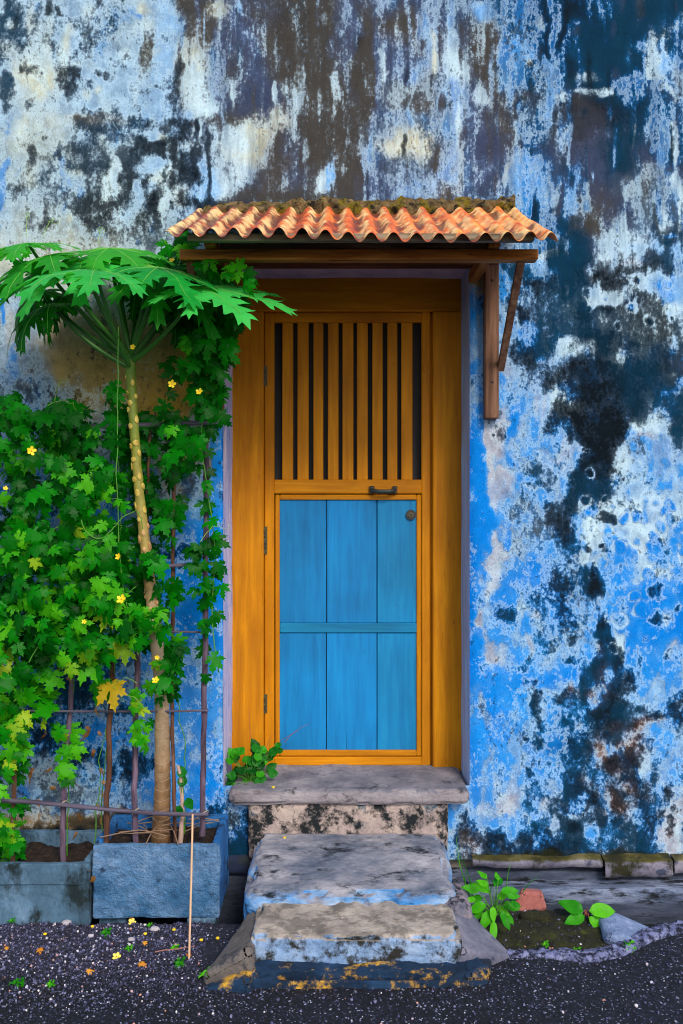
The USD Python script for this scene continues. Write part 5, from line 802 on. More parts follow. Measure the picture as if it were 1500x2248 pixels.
# ================================================================== trellis of canes
M_cane = wood('grey_cane', lin(48, 36, 48), lin(84, 68, 86), lin(116, 98, 116), dark=lin(30, 22, 28), cover=.25, axis='z', rough=.7)
M_canex = wood('grey_cane_crosswise', lin(44, 40, 52), lin(78, 72, 90), lin(108, 100, 118), dark=lin(30, 22, 28), cover=.25, axis='x', rough=.7)
M_brn = wood('brown_cane', lin(50, 30, 26), lin(84, 56, 44), lin(112, 80, 66), dark=lin(24, 14, 12), cover=.25, axis='z', rough=.75)
tre = thing('trellis', 'rickety trellis of grey canes tied together above the planters, carrying the vine', 'trellis', at(240, 1850, -.3))
def cane(P, r0, r1, mat, seed):
    C = spline(P, 60); C = C + (meshkit.fbm(np.c_[np.linspace(0, 9, 60), np.zeros(60), np.full(60, seed)], 3, seed) - .5)[:, None] * np.array([.012, .006, .0])
    R = np.linspace(r0, r1, 60); u = np.linspace(0, 1, 60); R = R * (1 + .16 * np.maximum(0, np.cos(u * 2 * math.pi * 7)) ** 14)
    return tube(C, R, 9)
for k, (P, r0, r1, m) in enumerate([
    ([(447, 1835), (449, 1600), (452, 1300), (450, 930)], .011, .0125, M_cane), ([(384, 1850), (379, 1600), (380, 1300), (383, 1030)], .0075, .008, M_brn), ([(299, 1862), (296, 1650), (303, 1450), (310, 1300)], .0115, .012, M_cane),
    ([(232, 1850), (238, 1700), (243, 1560), (250, 1420)], .011, .011, M_brn), ([(139, 1900), (140, 1780), (150, 1600), (158, 1400)], .0115, .010, M_cane), ([(28, 1905), (30, 1720), (34, 1550), (36, 1400)], .010, .010, M_brn), ([(322, 1200), (326, 1050), (328, 925)], .006, .006, M_brn)]):
    obj('upright', cane([at(x, y, -.27 - .12 * np.clip((y - 1400) / 400, 0, 1)) for x, y in P], r0, r1, m, k), m, tre, smooth=60)
for k, (P, r) in enumerate([([(-40, 1757), (120, 1765), (300, 1783), (456, 1788)], .0095), ([(-40, 1558), (200, 1562), (456, 1560)], .005), ([(340, 1386), (445, 1388)], .0045), ([(280, 1246), (395, 1241), (474, 1236)], .008), ([(-40, 938), (200, 936), (488, 926)], .011)]):
    obj('crosspiece', cane([at(x, y, (-.415, -.345, -.295, -.295, -.295)[k]) for x, y in P], r, r * .85, M_canex, 20 + k), M_canex, tre, smooth=60)
M_tie = M('pale_twine', {'p': ('principled_bsdf', {'base_color': lin(150, 140, 125), 'roughness': .9})}, [])
for px, py in ((449, 1788), (299, 1783), (139, 1767)):
    c = at(px, py, -.395); a = np.linspace(0, 4 * math.pi, 40)
    P = c + np.stack([.016 * np.cos(a) * .9, .022 * np.sin(a), .016 * np.cos(a + .7) + .002 * a / 6], -1)
    obj('tie', tube(P, .0014, 5), M_tie, tre)
straw = obj('straw_cane', tube(spline([at(423, 1788, -.43), at(420, 1930, -.555), at(415, 2112, -.735)], 24), .0042, 8), M('pale_straw', {'p': ('principled_bsdf', {'base_color': lin(196, 158, 126), 'roughness': .6})}, []), None, smooth=60, label='long thin pale straw cane leaning from the trellis down to the road', cat='cane')

# ================================================================== climbing bitter gourd vine
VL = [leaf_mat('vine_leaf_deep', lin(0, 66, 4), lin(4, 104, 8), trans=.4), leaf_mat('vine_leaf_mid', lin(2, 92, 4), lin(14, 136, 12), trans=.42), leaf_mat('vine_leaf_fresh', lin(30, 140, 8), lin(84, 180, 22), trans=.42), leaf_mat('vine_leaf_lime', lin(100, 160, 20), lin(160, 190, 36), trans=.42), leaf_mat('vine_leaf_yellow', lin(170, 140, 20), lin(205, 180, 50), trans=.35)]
def gourd_shape(seed):
    r = random.Random(seed); polys = [Point(0.0, 0).buffer(.14)]
    for ang, L in ((0, 1.0), (.86, .88), (-.86, .88), (1.72, .66), (-1.72, .66), (2.45, .42), (-2.45, .42)):
        L *= r.uniform(.88, 1.1); ang += r.uniform(-.09, .09); w = L * r.uniform(.135, .175)
        side = [(.0, .10), (.22 * L, w * .5), (.42 * L, w * 1.0), (.54 * L, w * 1.9), (.57 * L, w * .95), (.75 * L, w * 1.35), (.79 * L, w * .5)]
        pts = side + [(L, 0)] + [(x, -y) for x, y in side[::-1]]
        c, s = math.cos(ang), math.sin(ang); polys.append(Polygon([(x * c - y * s, x * s + y * c) for x, y in pts]).buffer(0))
    u = unary_union(polys); u = Polygon(u.exterior).simplify(.012)
    return u, blade(u, .42)
GS = [gourd_shape(k) for k in range(7)]
def gourd_leaf(C, n, d, size, k, seed, curl=.5, sq=1.0):
    v, f = GS[k % 7][1]; v = v * [1, sq, 1]; B = basis(n, d); R = np.hypot(v[:, 0], v[:, 1]); th = np.arctan2(v[:, 1], v[:, 0])
    near = np.min(np.abs(th[:, None] - np.array([0, .86, -.86, 1.72, -1.72, 2.45, -2.45])[None]), 1)
    r = random.Random(seed)
    z = -curl * .5 * R ** 2 + .28 * R * np.minimum(near, .4) + .10 * np.sin(v[:, 0] * 5 + seed) * R + r.uniform(-.25, .25) * v[:, 1] ** 2 + r.uniform(-.15, .15) * v[:, 0] * v[:, 1]
    return T(np.asarray(C) + (np.c_[v[:, 0], v[:, 1], z] * size) @ B, f)
vine = thing('climbing_vine', 'dense climbing bitter gourd vine with lobed leaves and small yellow flowers covering the trellis', 'vine', at(200, 1850, -.3))
from shapely.prepared import prep
REG = [  # polygon in the picture, how many leaves, depth range, leaf length range (m), brightness weights
 ([(-60, 885), (60, 890), (180, 915), (270, 905), (310, 1000), (318, 1150), (335, 1260), (350, 1380), (300, 1425), (230, 1425), (150, 1450), (60, 1470), (-60, 1560)], 720, (-.62, -.16), (.042, .08), (.42, .40, .16, .02, 0)),
 ([(-60, 1180), (250, 1200), (340, 1300), (300, 1420), (150, 1470), (-60, 1520)], 220, (-.64, -.3), (.042, .08), (.14, .46, .34, .06, 0)),
 ([(-60, 870), (40, 855), (90, 890), (150, 880), (230, 915), (300, 880), (400, 895), (480, 875), (490, 930), (330, 965), (-60, 980)], 90, (-.5, -.2), (.05, .08), (.4, .48, .12, 0, 0)),
 ([(320, 915), (440, 900), (430, 1000), (405, 1060), (390, 1170), (370, 1240), (325, 1230), (310, 1100)], 70, (-.5, -.2), (.05, .085), (.55, .45, 0, 0, 0)),
 ([(345, 560), (380, 490), (415, 510), (425, 570), (500, 600), (540, 690), (500, 760), (485, 880), (440, 910), (425, 800), (400, 700), (330, 640)], 150, (-.48, -.12), (.05, .085), (.4, .45, .15, 0, 0)),
 ([(420, 560), (520, 575), (560, 620), (530, 650), (450, 640)], 14, (-.6, -.4), (.045, .07), (.0, .4, .6, 0, 0)),
 ([(280, 600), (470, 600), (485, 740), (430, 790), (330, 700)], 46, (-.34, -.12), (.06, .095), (.8, .2, 0, 0, 0)),
 ([(432, 900), (470, 900), (474, 1180), (436, 1180)], 13, (-.36, -.26), (.045, .075), (.5, .5, 0, 0, 0)),
 ([(420, 1165), (475, 1150), (500, 1280), (490, 1380), (455, 1500), (430, 1500), (440, 1350), (415, 1250)], 30, (-.36, -.28), (.045, .075), (.6, .4, 0, 0, 0)),
 ([(335, 1240), (390, 1260), (395, 1400), (385, 1540), (345, 1540), (345, 1400)], 46, (-.52, -.38), (.045, .08), (.35, .55, .1, 0, 0)),
 ([(-20, 1460), (50, 1480), (58, 1650), (62, 1780), (40, 1890), (-20, 1890)], 100, (-.5, -.3), (.045, .08), (.05, .35, .5, .1, 0)),
 ([(128, 1585), (168, 1590), (172, 1700), (140, 1720), (122, 1640)], 14, (-.42, -.3), (.05, .08), (0, .2, .7, .1, 0)),
 ([(50, 1400), (120, 1420), (110, 1600), (60, 1590)], 18, (-.45, -.3), (.05, .09), (0, .3, .5, .2, 0)),
 ([(170, 1400), (250, 1410), (245, 1520), (190, 1500)], 12, (-.5, -.35), (.07, .105), (0, .2, .4, .3, .1)),
 ([(300, 1460), (345, 1440), (340, 1600), (318, 1660), (290, 1620)], 26, (-.44, -.34), (.03, .05), (0, .1, .75, .15, 0)),
 ([(-60, 560), (60, 560), (90, 590), (60, 640), (-60, 640)], 7, (-.4, -.15), (.05, .085), (.5, .5, 0, 0, 0)),
 ([(360, 780), (420, 790), (480, 850), (470, 900), (360, 860)], 12, (-.45, -.3), (.05, .085), (.7, .3, 0, 0, 0)),
 ([(235, 840), (275, 830), (275, 890), (240, 900)], 5, (-.45, -.38), (.05, .07), (.2, .8, 0, 0, 0)),
]
leaves = []
lr = random.Random(99)
for poly, cnt, (ya, yb), (s0, s1), w in REG:
    pg = Polygon(poly); pp = prep(pg); x0, y0, x1, y1 = pg.bounds; n = 0
    while n < cnt:
        px, py = lr.uniform(x0, x1), lr.uniform(y0, y1)
        if not pp.contains(Point(px, py)): continue
        if cnt > 60 and meshkit.noise(np.array([px / 46, py / 40, 2.5]), 4) < lr.uniform(.1, .62): continue
        y = lr.uniform(ya, yb)
        tx = np.interp(py, [780, 870, 960, 1070, 1180, 1300, 1400, 1500], [287, 290, 296, 305, 317, 331, 343, 353])
        if abs(px - tx) < 38 and not (1210 < py < 1250 or 1330 < py < 1400 or 1450 < py < 1500): y = lr.uniform(-.30, yb)
        C = at(px, py, y); ndir = np.array([lr.gauss(0, .45), -1 + lr.gauss(0, .25), .35 + lr.gauss(0, .4)]); d = np.array([lr.gauss(0, .6), lr.gauss(0, .3) - .2, -1 + lr.gauss(0, .45)])
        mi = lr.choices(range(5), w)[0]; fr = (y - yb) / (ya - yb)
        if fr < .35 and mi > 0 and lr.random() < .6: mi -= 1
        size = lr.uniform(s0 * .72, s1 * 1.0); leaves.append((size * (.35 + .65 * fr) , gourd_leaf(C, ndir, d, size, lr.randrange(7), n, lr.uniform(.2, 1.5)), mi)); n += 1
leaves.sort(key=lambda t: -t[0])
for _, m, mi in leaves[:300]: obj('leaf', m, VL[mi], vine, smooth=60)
for mi in range(5):
    g = [m for _, m, k in leaves[300:] if k == mi]
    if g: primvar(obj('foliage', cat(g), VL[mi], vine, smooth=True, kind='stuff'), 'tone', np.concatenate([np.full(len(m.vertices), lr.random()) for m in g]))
M_stem = M('vine_stem', {'p': ('principled_bsdf', {'base_color': lin(70, 130, 30), 'roughness': .55})}, [])
M_tend = M('vine_tendril', {'p': ('principled_bsdf', {'base_color': lin(120, 165, 50), 'roughness': .55})}, [])
def wob(P, n=40, a=.012, seed=0):
    C = spline(P, n); return C + (np.stack([meshkit.fbm(np.c_[np.linspace(0, 7, n), np.full(n, k), np.full(n, seed)], 3, seed + k) for k in range(3)], -1) - .5) * 2 * a
for k, (P, y) in enumerate([([(20, 1880), (25, 1700), (20, 1500), (40, 1300), (90, 1100), (150, 930)], -.3), ([(145, 1880), (150, 1700), (160, 1500), (180, 1300)], -.3), ([(226, 1840), (228, 1700), (246, 1560), (250, 1400), (262, 1200), (262, 1000)], -.3), ([(205, 1850), (215, 1760), (220, 1690), (232, 1600)], -.34),
        ([(258, 720), (260, 900), (258, 1080), (262, 1220), (275, 1330), (300, 1440)], -.55), ([(480, 1480), (470, 1330), (468, 1180), (445, 1000), (455, 860), (470, 700), (450, 590)], -.31), ([(400, 1740), (405, 1650), (395, 1560), (388, 1470)], -.30), ([(60, 1450), (110, 1400), (200, 1350), (300, 1290)], -.5), ([(0, 1250), (100, 1180), (180, 1120), (260, 1090)], -.5), ([(180, 1140), (230, 1180), (290, 1120), (310, 1165)], -.6), ([(430, 520), (400, 560), (380, 620), (400, 700)], -.3)]):
    obj('stem', tube(wob([at(x, yy, y) for x, yy in P], seed=k), np.linspace(.0026, .0016, 40), 5), M_stem, vine, smooth=True)
for k, (x, y0, dx_, dy_) in enumerate([(58, 520, 0, -45), (95, 520, 30, -30), (215, 540, 8, -30), (300, 1500, -55, 20), (440, 1190, 60, -30), (120, 880, 20, -40), (330, 700, 40, 30), (250, 1150, 40, 60), (105, 890, 80, 20), (320, 1560, -60, -20), (90, 1360, 60, -30), (30, 1540, 30, 30), (420, 640, -30, 60), (250, 1310, 20, 60), (390, 520, -30, 20)]):
    t = np.linspace(0, 1, 40); cx = x + dx_ * t + 9 * t ** 2 * np.sin(t * 22); cy = y0 + dy_ * t - 20 * np.sin(t * 3.1) + 9 * t ** 2 * np.cos(t * 22)
    obj('tendril', tube([at(a, b, -.5 + .06 * c) for a, b, c in zip(cx, cy, t)], np.linspace(.0014, .0008, 40), 4), M_tend, vine, smooth=True)
M_pet5 = M('yellow_petal', {'p': ('principled_bsdf', {'base_color': lin(236, 200, 20), 'roughness': .6})}, [])
M_core_ = M('flower_heart', {'p': ('principled_bsdf', {'base_color': lin(200, 130, 10), 'roughness': .7})}, [])
def flower(C, n, size, seed, cup=.35):
    B = basis(n, (0.2, .1, 1)); out = []
    r = random.Random(seed)
    for k in range(5):
        a = k * 2 * math.pi / 5 + r.uniform(-.15, .15); pts = [(0, 0, 0)]
        g = [(0.05, .08), (.35, .26), (.65, .36), (.9, .25), (1.0, 0.06)]
        vv = [(x, s * y, cup * x * x + .25 * y * y) for x, y in g for s in (-1, 0, 1)]
        vv = np.array(vv); c, s = math.cos(a), math.sin(a); vv = np.c_[vv[:, 0] * c - vv[:, 1] * s, vv[:, 0] * s + vv[:, 1] * c, vv[:, 2] + .03 * k % .05]
        f = []
        for i in range(4):
            for j in range(2):
                o = i * 3 + j; f += [[o, o + 3, o + 4], [o, o + 4, o + 1]]
        out.append(T(np.asarray(C) + vv * size @ B, f))
    h = trimesh.creation.icosphere(1, .16); h.vertices = np.asarray(C) + (h.vertices + [0, 0, .12]) * size @ B
    return cat(out), h
for k, (px, py, y, s) in enumerate([(378, 843, -.5, .020), (438, 860, -.45, .018), (69, 990, -.66, .022), (267, 1316, -.68, .023), (260, 1222, -.62, .016), (342, 1494, -.56, .018), (345, 1443, -.54, .012), (378, 572, -.5, .015), (12, 1072, -.62, .012), (185, 1365, -.6, .012), (292, 762, -.48, .014)]):
    m, h = flower(at(px, py, y), (lr.uniform(-.6, .6), -1, lr.uniform(-.1, .9)), s * .8, k)
    fo = obj('flower', m, M_pet5, vine, smooth=40); obj('flower_heart', h, M_core_, fo, smooth=True)
M_dry = leaf_mat('withered_leaf', lin(84, 54, 26), lin(170, 122, 62), trans=.25, rough=.8)
for k, (px, py) in enumerate([(210, 1560), (218, 1610), (222, 1690), (226, 1720), (100, 1610), (115, 1730), (70, 1690), (165, 1720), (175, 1790), (168, 1830), (215, 1770), (220, 1800), (255, 1430), (195, 1600), (60, 1640), (85, 1760), (110, 1690), (130, 1470), (150, 1490), (245, 1490), (205, 1650), (232, 1750), (190, 1910), (205, 1930)]):
    m = gourd_leaf(at(px, py, -.36 - .1 * (py > 1900)), (lr.gauss(0, 1), -1, lr.gauss(0, .7)), (lr.gauss(0, .35), lr.gauss(0, .5), -1), lr.uniform(.025, .05), k, k, curl=lr.uniform(1.5, 4), sq=lr.uniform(.25, .5))
    obj('withered_leaf', m, M_dry, vine, smooth=60)

# ================================================================== small plants
def oval_leaf(C, n, d, L, W, curl=.5, fold=.25):
    t = np.linspace(0, 1, 8); w = np.sin(math.pi * t ** .8) ** .8; v = []
    for a, b in zip(t, w):
        for s in (-1, -.5, 0, .5, 1): v.append((a * L, s * b * W / 2, -curl * L * a * a * .5 + fold * abs(s) * b * W / 2 * .8 + .004 * math.sin(9 * a + s)))
    f = []
    for i in range(7):
        for j in range(4): o = i * 5 + j; f += [[o, o + 5, o + 6], [o, o + 6, o + 1]]
    return T(np.asarray(C) + np.array(v) @ basis(n, d), f)
def rosette(name, label, cat_, base, specs, mats, stem_mat=M_stem, group=None):
    """specs: (px, py, depth of the leaf base, direction, normal, length, width)"""
    t = thing(name, label, cat_, base, group)
    for k, (C, d, n, L, W, cu) in enumerate(specs):
        C = np.asarray(C, float)
        obj('stem', tube(spline([base, (np.asarray(base) + C) / 2 + [0, 0, .012], C], 8), np.linspace(.0028, .0016, 8), 5), stem_mat, t, smooth=True)
        obj('leaf', oval_leaf(C, n, d, L, W, cu), mats[k % len(mats)], t, smooth=True)
    return t
G1 = leaf_mat('weed_leaf_bright', lin(48, 150, 8), lin(96, 190, 30), trans=.35); G2 = leaf_mat('weed_leaf_mid', lin(20, 116, 10), lin(60, 160, 22), trans=.35); G3 = leaf_mat('shrub_leaf_dark', lin(6, 70, 14), lin(26, 112, 26), trans=.3)
wr = random.Random(5)
b0 = at(1085, 2018, -.50); sp = []
for px, py, ang, L in [(1075, 1962, 100, .085), (1052, 1956, 150, .08), (1085, 1945, 75, .085), (1100, 1958, 30, .08), (1068, 1985, 190, .085), (1105, 1985, 350, .085), (1092, 1975, 60, .075), (1078, 2000, 240, .09), (1098, 2002, 300, .08), (1082, 2022, 265, .075), (1060, 1972, 165, .07), (1112, 1968, 15, .06), (1072, 1945, 120, .06), (1090, 1990, 330, .07), (1086, 2045, 275, .04), (1060, 2000, 215, .06), (1044, 1975, 170, .05), (1120, 1980, 350, .055), (1094, 1934, 80, .05), (1070, 1930, 110, .05), (1110, 2004, 310, .055), (1082, 1990, 270, .06), (1050, 1990, 200, .05)]:
    a = math.radians(ang); sp.append((at(px, py, -.52 + wr.uniform(-.05, .05)) , (math.cos(a), -.35, math.sin(a) * .9), (math.cos(a) * -.2 + wr.uniform(-.3, .3), -.75, .75 + wr.uniform(-.3, .3)), L * wr.uniform(.7, .95), L * .42, .8))
rosette('weed', 'bright green leafy weed growing in the soil right of the steps', 'weed', b0, sp, (G1, G1, G2))
b1 = at(1288, 2010, -.44); sp = []
for px, py, ang, L in [(1282, 2002, 128, .10), (1294, 2000, 18, .105), (1284, 2010, 195, .085), (1293, 2014, 318, .085)]:
    a = math.radians(ang); sp.append((at(px, py, -.45), (math.cos(a), -.25, math.sin(a) * .8), (-.1 * math.cos(a), -.8, .7), L, L * .55, .5))
rosette('seedling', 'seedling with four rounded leaves beside the broken concrete lump', 'seedling', b1, sp, (G2, G1), M('red_stem', {'p': ('principled_bsdf', {'base_color': lin(130, 60, 50), 'roughness': .6})}, []))
b2 = at(548, 1722, .05); sp = []
wr = random.Random(8)
for k in range(52):
    px, py = wr.uniform(514, 592), wr.uniform(1648, 1724)
    if px > 560 and py > 1700: px -= 25
    a = math.atan2(1712 - py, px - 552) + wr.gauss(0, .5); sp.append((at(px, py, .06 + wr.uniform(-.07, .08)), (math.cos(a), -.4, math.sin(a)), (wr.gauss(0, .3), -1, .5 + wr.gauss(0, .3)), wr.uniform(.04, .06), wr.uniform(.034, .045), .5))
for px, py in ((600, 1650), (603, 1640), (607, 1652), (590, 1662)): sp.append((at(px, py, .1), (.6, -.3, .5), (-.2, -1, .5), .035, .028, .3))
sh = rosette('small_shrub', 'small dark green round leaved shrub on the landing at the foot of the door frame', 'shrub', b2, sp, (G3, G3, G2))
M_twig = M('reddish_twig', {'p': ('principled_bsdf', {'base_color': lin(120, 50, 60), 'roughness': .7})}, [])
for k, (a, b) in enumerate([((575, 1670), (655, 1605)), ((585, 1660), (602, 1610)), ((625, 1632), (680, 1590)), ((560, 1680), (548, 1560))]):
    obj('twig', tube(wob([at(*a, .1), at((a[0] + b[0]) / 2 - 4, (a[1] + b[1]) / 2 - 6, .14), at(*b, .18)], 20, .004, k), np.linspace(.0014, .0006, 20), 4), M_twig, sh, smooth=True)
# slender grass by the steps
gr = thing('grass_tuft', 'thin tall grass blades sprouting from the crack between steps and wall', 'grass', at(1035, 1925, -.2))
for k, (pts) in enumerate([[(1045, 1990), (1010, 1900), (1000, 1830)], [(1040, 1975), (1012, 1880), (996, 1850)], [(1030, 1960), (1016, 1920), (1000, 1870)], [(1050, 1985), (1030, 1940), (1034, 1915)], [(1062, 1960), (1064, 1930), (1062, 1918)], [(1078, 1960), (1078, 1935), (1080, 1922)], [(1112, 1960), (1112, 1930), (1118, 1885)], [(1148, 1960), (1160, 1935), (1176, 1917)], [(1028, 1955), (1020, 1930), (1022, 1900)]]):
    C = spline([at(x, y, -.30) for x, y in pts], 16); C[:, 1] += np.linspace(0, -.04, 16)
    obj('blade', tube(C, np.linspace(.0024, .0007, 16), 4), G2 if k % 2 else G1, gr, smooth=True)
def tiny_weed(px, py, size, label, mat=G1):
    y = -EYE * FPX / (py - 1100) * -1 - DIST
    b = at(px, py, EYE * FPX / (py - 1100) - DIST); b[2] = road_z(np.array([b[0]]), np.array([b[1]]))[0]
    t = thing('sprout', label, 'sprout', b)
    for k in range(9):
        a = k * 2.4 + wr.uniform(-.3, .3); el = wr.uniform(.2, 1.2)
        obj('leaf', oval_leaf(b + [0, 0, .002 + .003 * k * size / .03], (-math.cos(a) * .3, -.3, 1), (math.cos(a), math.sin(a), el), size * wr.uniform(.7, 1.1), size * .42, .5), mat, t, smooth=True)
for px, py, s, lb in [(232, 2058, .026, 'small green sprout in gravel below the middle of the blue planter'), (282, 2090, .018, 'tiny green sprout beside the pale fallen flower nearest the steps'), (383, 2090, .018, 'tiny green sprout left of the straw cane foot'), (393, 2128, .026, 'green sprout just below the straw cane foot'), (38, 2172, .026, 'low green sprout at the bottom left corner of the road'), (110, 2166, .018, 'tiny sprout right of the bottom left corner sprout'), (328, 2040, .014, 'tiny sprout by the gap under the blue planter'), (460, 2152, .04, 'bright yellow green weed clump at the left end of the step plinth'), (26, 2032, .02, 'small sprout at the foot of the grey planter'), (1265, 2093, .02, 'tiny bright weed in the mossy soil nearest the road'), (1310, 2103, .016, 'tiny bright weed close to the pale mortar edge'), (1382, 2086, .028, 'small weed beside the broken concrete lump'), (1198, 2080, .016, 'tiny weed in the middle of the mossy soil')]:
    tiny_weed(px, py, s, lb, G1 if px > 440 or s < .02 else G2)

# ================================================================== stones and litter
def stone(C, r, seed, flat=(1, .8, .7), sub=3, amp=.25):
    m = trimesh.creation.icosphere(sub, 1.0); v = m.vertices; v = v * (1 + amp * 2 * (meshkit.fbm(v * 1.3 + seed, 3, seed) - .5))[:, None]
    v = np.sign(v) * np.abs(v) ** .8
    m.vertices = v * np.array(flat) * r + C; return m
obj('brick_fragment', slab_hull([at(1132, 1996, -.26), at(1150, 1962, -.25), at(1185, 1966, -.24), at(1192, 1992, -.24), at(1140, 2010, -.2), at(1188, 2010, -.18), at(1150, 1958, -.20), at(1182, 1960, -.19)], 7, .006, .012), grunge('worn_brick', [lin(120, 66, 66), lin(165, 98, 92), lin(186, 125, 118)], dark=lin(70, 50, 50), cover=.2, bump=.5), None, smooth=60, label='pinkish worn brick fragment lying in the gutter behind the weed', cat='brick')
M_chunk = grunge('blue_white_mortar', [lin(90, 110, 150), lin(140, 160, 200), lin(185, 195, 222)], dark=lin(50, 54, 70), cover=.28, scale=12, dark_scale=14, bump=1.0, bump_scale=60, bump_d=.02)
ch = slab_hull([at(1325, 2022, -.45), at(1340, 2012, -.42), at(1400, 2036, -.42), at(1446, 2058, -.46), at(1440, 2086, -.6), at(1386, 2078, -.63), at(1342, 2060, -.58), at(1440, 2100, -.5), at(1330, 2100, -.5)], 9, .012, .012)
obj('concrete_lump', ch, M_chunk, None, smooth=50, label='broken wedge of bluish white concrete at the right end of the soil patch', cat='concrete')
obj('moss_stone', stone(at(1175, 2012, -.42), .03, 8, (2.2, .8, .55)), M_soil, None, smooth=60, label='low mossy clod in the soil just below the pink brick', cat='clod')
# loose gravel: far too much to count
def gravel(n, xa, xb, ya, yb, seed, dens, r0=.0018, r1=.0075):
    r = np.random.default_rng(seed); V = []; Fc = []; base = trimesh.creation.icosahedron(); bv, bf = np.array(base.vertices), np.array(base.faces); k = 0
    x = r.uniform(xa, xb, n * 4); y = r.uniform(ya, yb, n * 4); keep = r.uniform(0, 1, n * 4) < dens(x, y); x, y = x[keep][:n], y[keep][:n]; n = len(x)
    z = road_z(x, y); s = r0 + (r1 - r0) * r.uniform(0, 1, n) ** 3.5
    P = bv[None] * (1 + r.uniform(-.35, .35, (n, 12, 1))) * s[:, None, None] * r.uniform(.7, 1.2, (n, 1, 3)); P += np.stack([x, y, z + s * .55 + .0015], -1)[:, None]
    F_ = bf[None] + (np.arange(n) * 12)[:, None, None]
    return T(P.reshape(-1, 3), F_.reshape(-1, 3)), np.repeat(r.uniform(0, 1, n), 12)
def dens(x, y):
    e = road_edge(x); inside = (y < e - .005)
    left = np.clip((-.25 - x) / .25, 0, 1) * np.clip((y + 1.12) / .45, 0, 1)
    return inside * (.06 + .94 * left) * (~((x > -.5) & (x < .6) & (y > -.9)))
M_grav = M('gravel_stones', {'g': ('geometry', {}), 'to': ('attribute', {'attribute': 'tone'}), 'r': ('rgb_ramp', {'ramp': [(0, lin(16, 16, 28)), (.5, lin(38, 38, 60)), (.78, lin(70, 72, 108)), (.92, lin(112, 112, 150)), (.98, lin(180, 178, 200)), (.97, lin(215, 208, 212)), (1, lin(190, 125, 95))]}), 'p': ('principled_bsdf', {'roughness': .7})}, [('to.fac', 'r.fac'), ('r.color', 'p.base_color')])
gm, gtone = gravel(30000, -1.7, 1.75, -1.25, -.43, 3, dens, .0013, .0052)
go = obj('gravel', gm, M_grav, None, kind='stuff', label='loose blue grey gravel strewn over the asphalt', cat='gravel')
primvar(go, 'tone', gtone)
sr = np.random.default_rng(4); si = sr.choice(len(soil_pts), 900); sp_ = soil_pts[si] + sr.uniform(-.005, .005, (900, 3)) * [1, 1, 0] + [0, 0, .001]
ico = trimesh.creation.icosahedron(); ss = .0012 + .004 * sr.uniform(0, 1, 900) ** 3
sv_ = (np.array(ico.vertices)[None] * (1 + sr.uniform(-.3, .3, (900, 12, 1))) * ss[:, None, None] + sp_[:, None]).reshape(-1, 3)
go2 = obj('grit', T(sv_, (np.array(ico.faces)[None] + (np.arange(900) * 12)[:, None, None]).reshape(-1, 3)), M_grav, None, kind='stuff', label='fine grit scattered on the mossy soil patch right of the steps', cat='grit'); primvar(go2, 'tone', np.repeat(sr.uniform(0, 1, 900), 12))
M_fall = leaf_mat('fallen_leaf', lin(196, 120, 30), lin(226, 160, 60), trans=.2, rough=.7)
def on_road(px, py):
    y = EYE * FPX / (py - 1100) - DIST; p = at(px, py, y); p[2] = road_z(np.array([p[0]]), np.array([p[1]]))[0] + .008; return p
for px, py, lb in [(290, 2034, 'pale yellow star flower fallen on gravel under the blue planter'), (256, 2108, 'pale yellow star flower fallen on dark asphalt, lower of the two big ones')]:
    p = on_road(px, py); t = thing('fallen_flower', lb, 'flower', p); m, h = flower(p, (.1, -.6, 1), .016, px, .2)
    obj('petals', m, M('pale_petal_%d' % px, {'p': ('principled_bsdf', {'base_color': lin(226, 206, 90), 'roughness': .6})}, []), t, smooth=40); obj('flower_heart', h, M_core_, t, smooth=True)
for k, (px, py, s, lb) in enumerate([(84, 2098, .026, 'curled orange leaf left of the sprouts on the gravel'), (308, 2126, .030, 'broad tan fallen leaf below the lower yellow flower'), (194, 2140, .022, 'orange fallen leaf alone on the dark asphalt'), (316, 2080, .018, 'small orange leaf scrap between flower and straw cane'), (412, 2104, .016, 'orange leaf scrap touching the foot of the straw cane'), (288, 2026, .016, 'orange leaf scrap just above the upper yellow flower'), (13, 2096, .014, 'yellow leaf scrap at the far left of the gravel')]):
    obj('fallen_leaf', gourd_leaf(on_road(px, py), (.1 * (k % 3 - 1), -.5, 1), (1, .3 * k, 0), s, k, k, 1.2), M_fall, None, smooth=60, label=lb, cat='leaf')
M_bud = M('yellow_bud', {'p': ('principled_bsdf', {'base_color': lin(226, 190, 20), 'roughness': .6})}, [])
for px, py in [(382, 2050), (319, 2060), (478, 2066), (442, 2072), (203, 2042), (99, 2060), (600, 1728), (625, 1851)]:
    p = on_road(px, py) if py > 1900 else at(px, py, -.05 if py < 1800 else -.12)
    if py < 1900: p[2] = .409 if py < 1800 else .216
    m = stone(p, .0058, px, (1.2, 1, .7), 2); nm = {600: 'yellow bud lying on the landing right of the shrub', 625: 'yellow bud lying on the middle step'}.get(px)
    obj('fallen_bud', m, M_bud, None, smooth=True, label=nm or 'small yellow bud fallen on the gravel in front of the planters', cat='bud', group=None if nm else 'buds fallen on the gravel')
M_peb = grunge('pale_pebble', [lin(150, 140, 150), lin(200, 192, 200)], cover=.1, bump=.3)
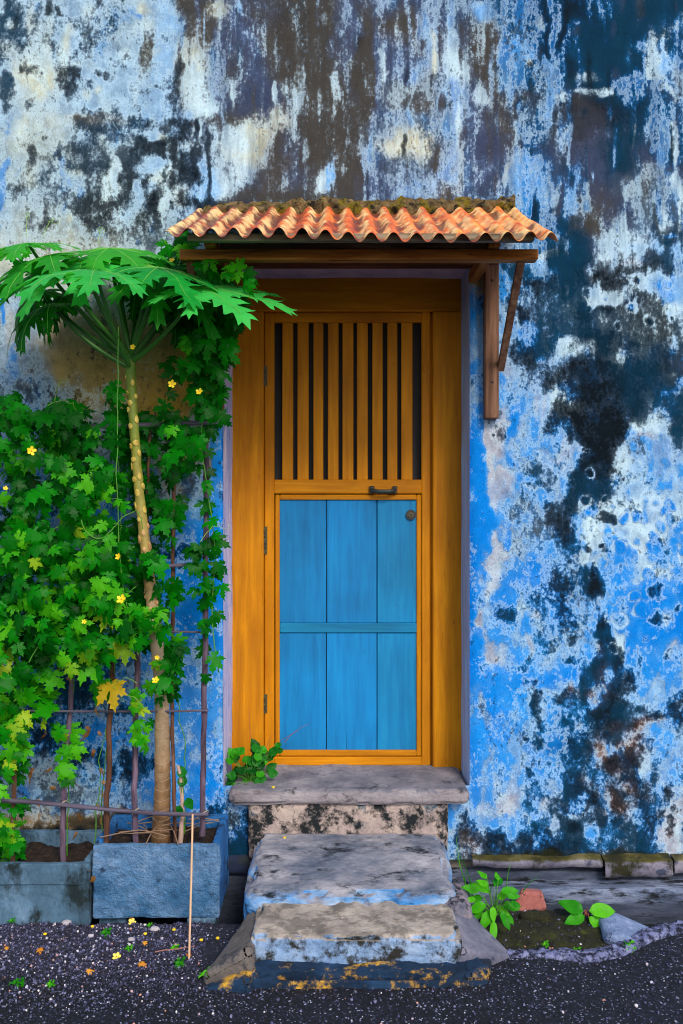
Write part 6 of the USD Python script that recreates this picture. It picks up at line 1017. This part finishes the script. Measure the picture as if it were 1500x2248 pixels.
for px, py, s in [(146, 2034, .013), (340, 2050, .012), (288, 2070, .009), (200, 2062, .008)]:
    obj('pebble', stone(on_road(px, py), s, px, (1.4, 1, .7)), M_peb, None, smooth=True, label={146: 'pale pebble at the corner where the two planters meet', 340: 'pale pebble under the right half of the blue planter', 288: 'pale pebble below the upper yellow flower', 200: 'pale pebble left of the green sprout in the gravel'}[px], cat='pebble')
obj('twig', tube(wob([on_road(340, 2096), on_road(390, 2092), on_road(428, 2086)], 20, .003, 3), .0026, 6), M('twig_brown', {'p': ('principled_bsdf', {'base_color': lin(140, 96, 92), 'roughness': .8})}, []), None, smooth=True, label='thin brown twig lying across the gravel by the straw cane', cat='twig')
for i_, P in enumerate([([(395, 1862), (400, 1790), (398, 1720), (392, 1680)])]):
    obj('dry_stalk', tube(wob([at(x, y, -.36) for x, y in P], 24, .004, 2), np.linspace(.011, .006, 24), 8), M('pale_stalk', {'p': ('principled_bsdf', {'base_color': lin(168, 140, 128), 'roughness': .8})}, []), None, smooth=60, label='cut pale dry stalk standing in the blue planter right of the trunk', cat='stalk')
dk = leaf_mat('stalk_leaf', lin(10, 84, 24), lin(20, 110, 30)); 
cb = at(405, 1830, -.34); sp = []
for px, py, ang in [(398, 1728, 80), (410, 1752, 300), (395, 1768, 260), (402, 1708, 100)]:
    a = math.radians(ang); sp.append((at(px, py, -.37), (math.cos(a), -.2, math.sin(a)), (wr.gauss(0, .2), -1, .3), .05, .04, .4))
rosette('bindweed', 'thin climber with heart shaped leaves on the dry stalk right of the trunk', 'climber', cb, sp, (dk,))
for k in range(16):
    p = np.array([wr.uniform(-.92, -.52), wr.uniform(-.42, -.2), .335 + wr.uniform(-.01, .02)])
    d = np.array([wr.gauss(0, 1), wr.gauss(0, .5), wr.gauss(0, .15)]); d /= np.linalg.norm(d)
    obj('dead_stem', tube([p - d * .06, p + d * .02 + [0, 0, .008], p + d * .07], .0022, 5), M_twigd if k else (globals().__setitem__('M_twigd', M('dead_stem_brown', {'p': ('principled_bsdf', {'base_color': lin(130, 104, 84), 'roughness': .85})}, [])) or M_twigd), pA, smooth=True)
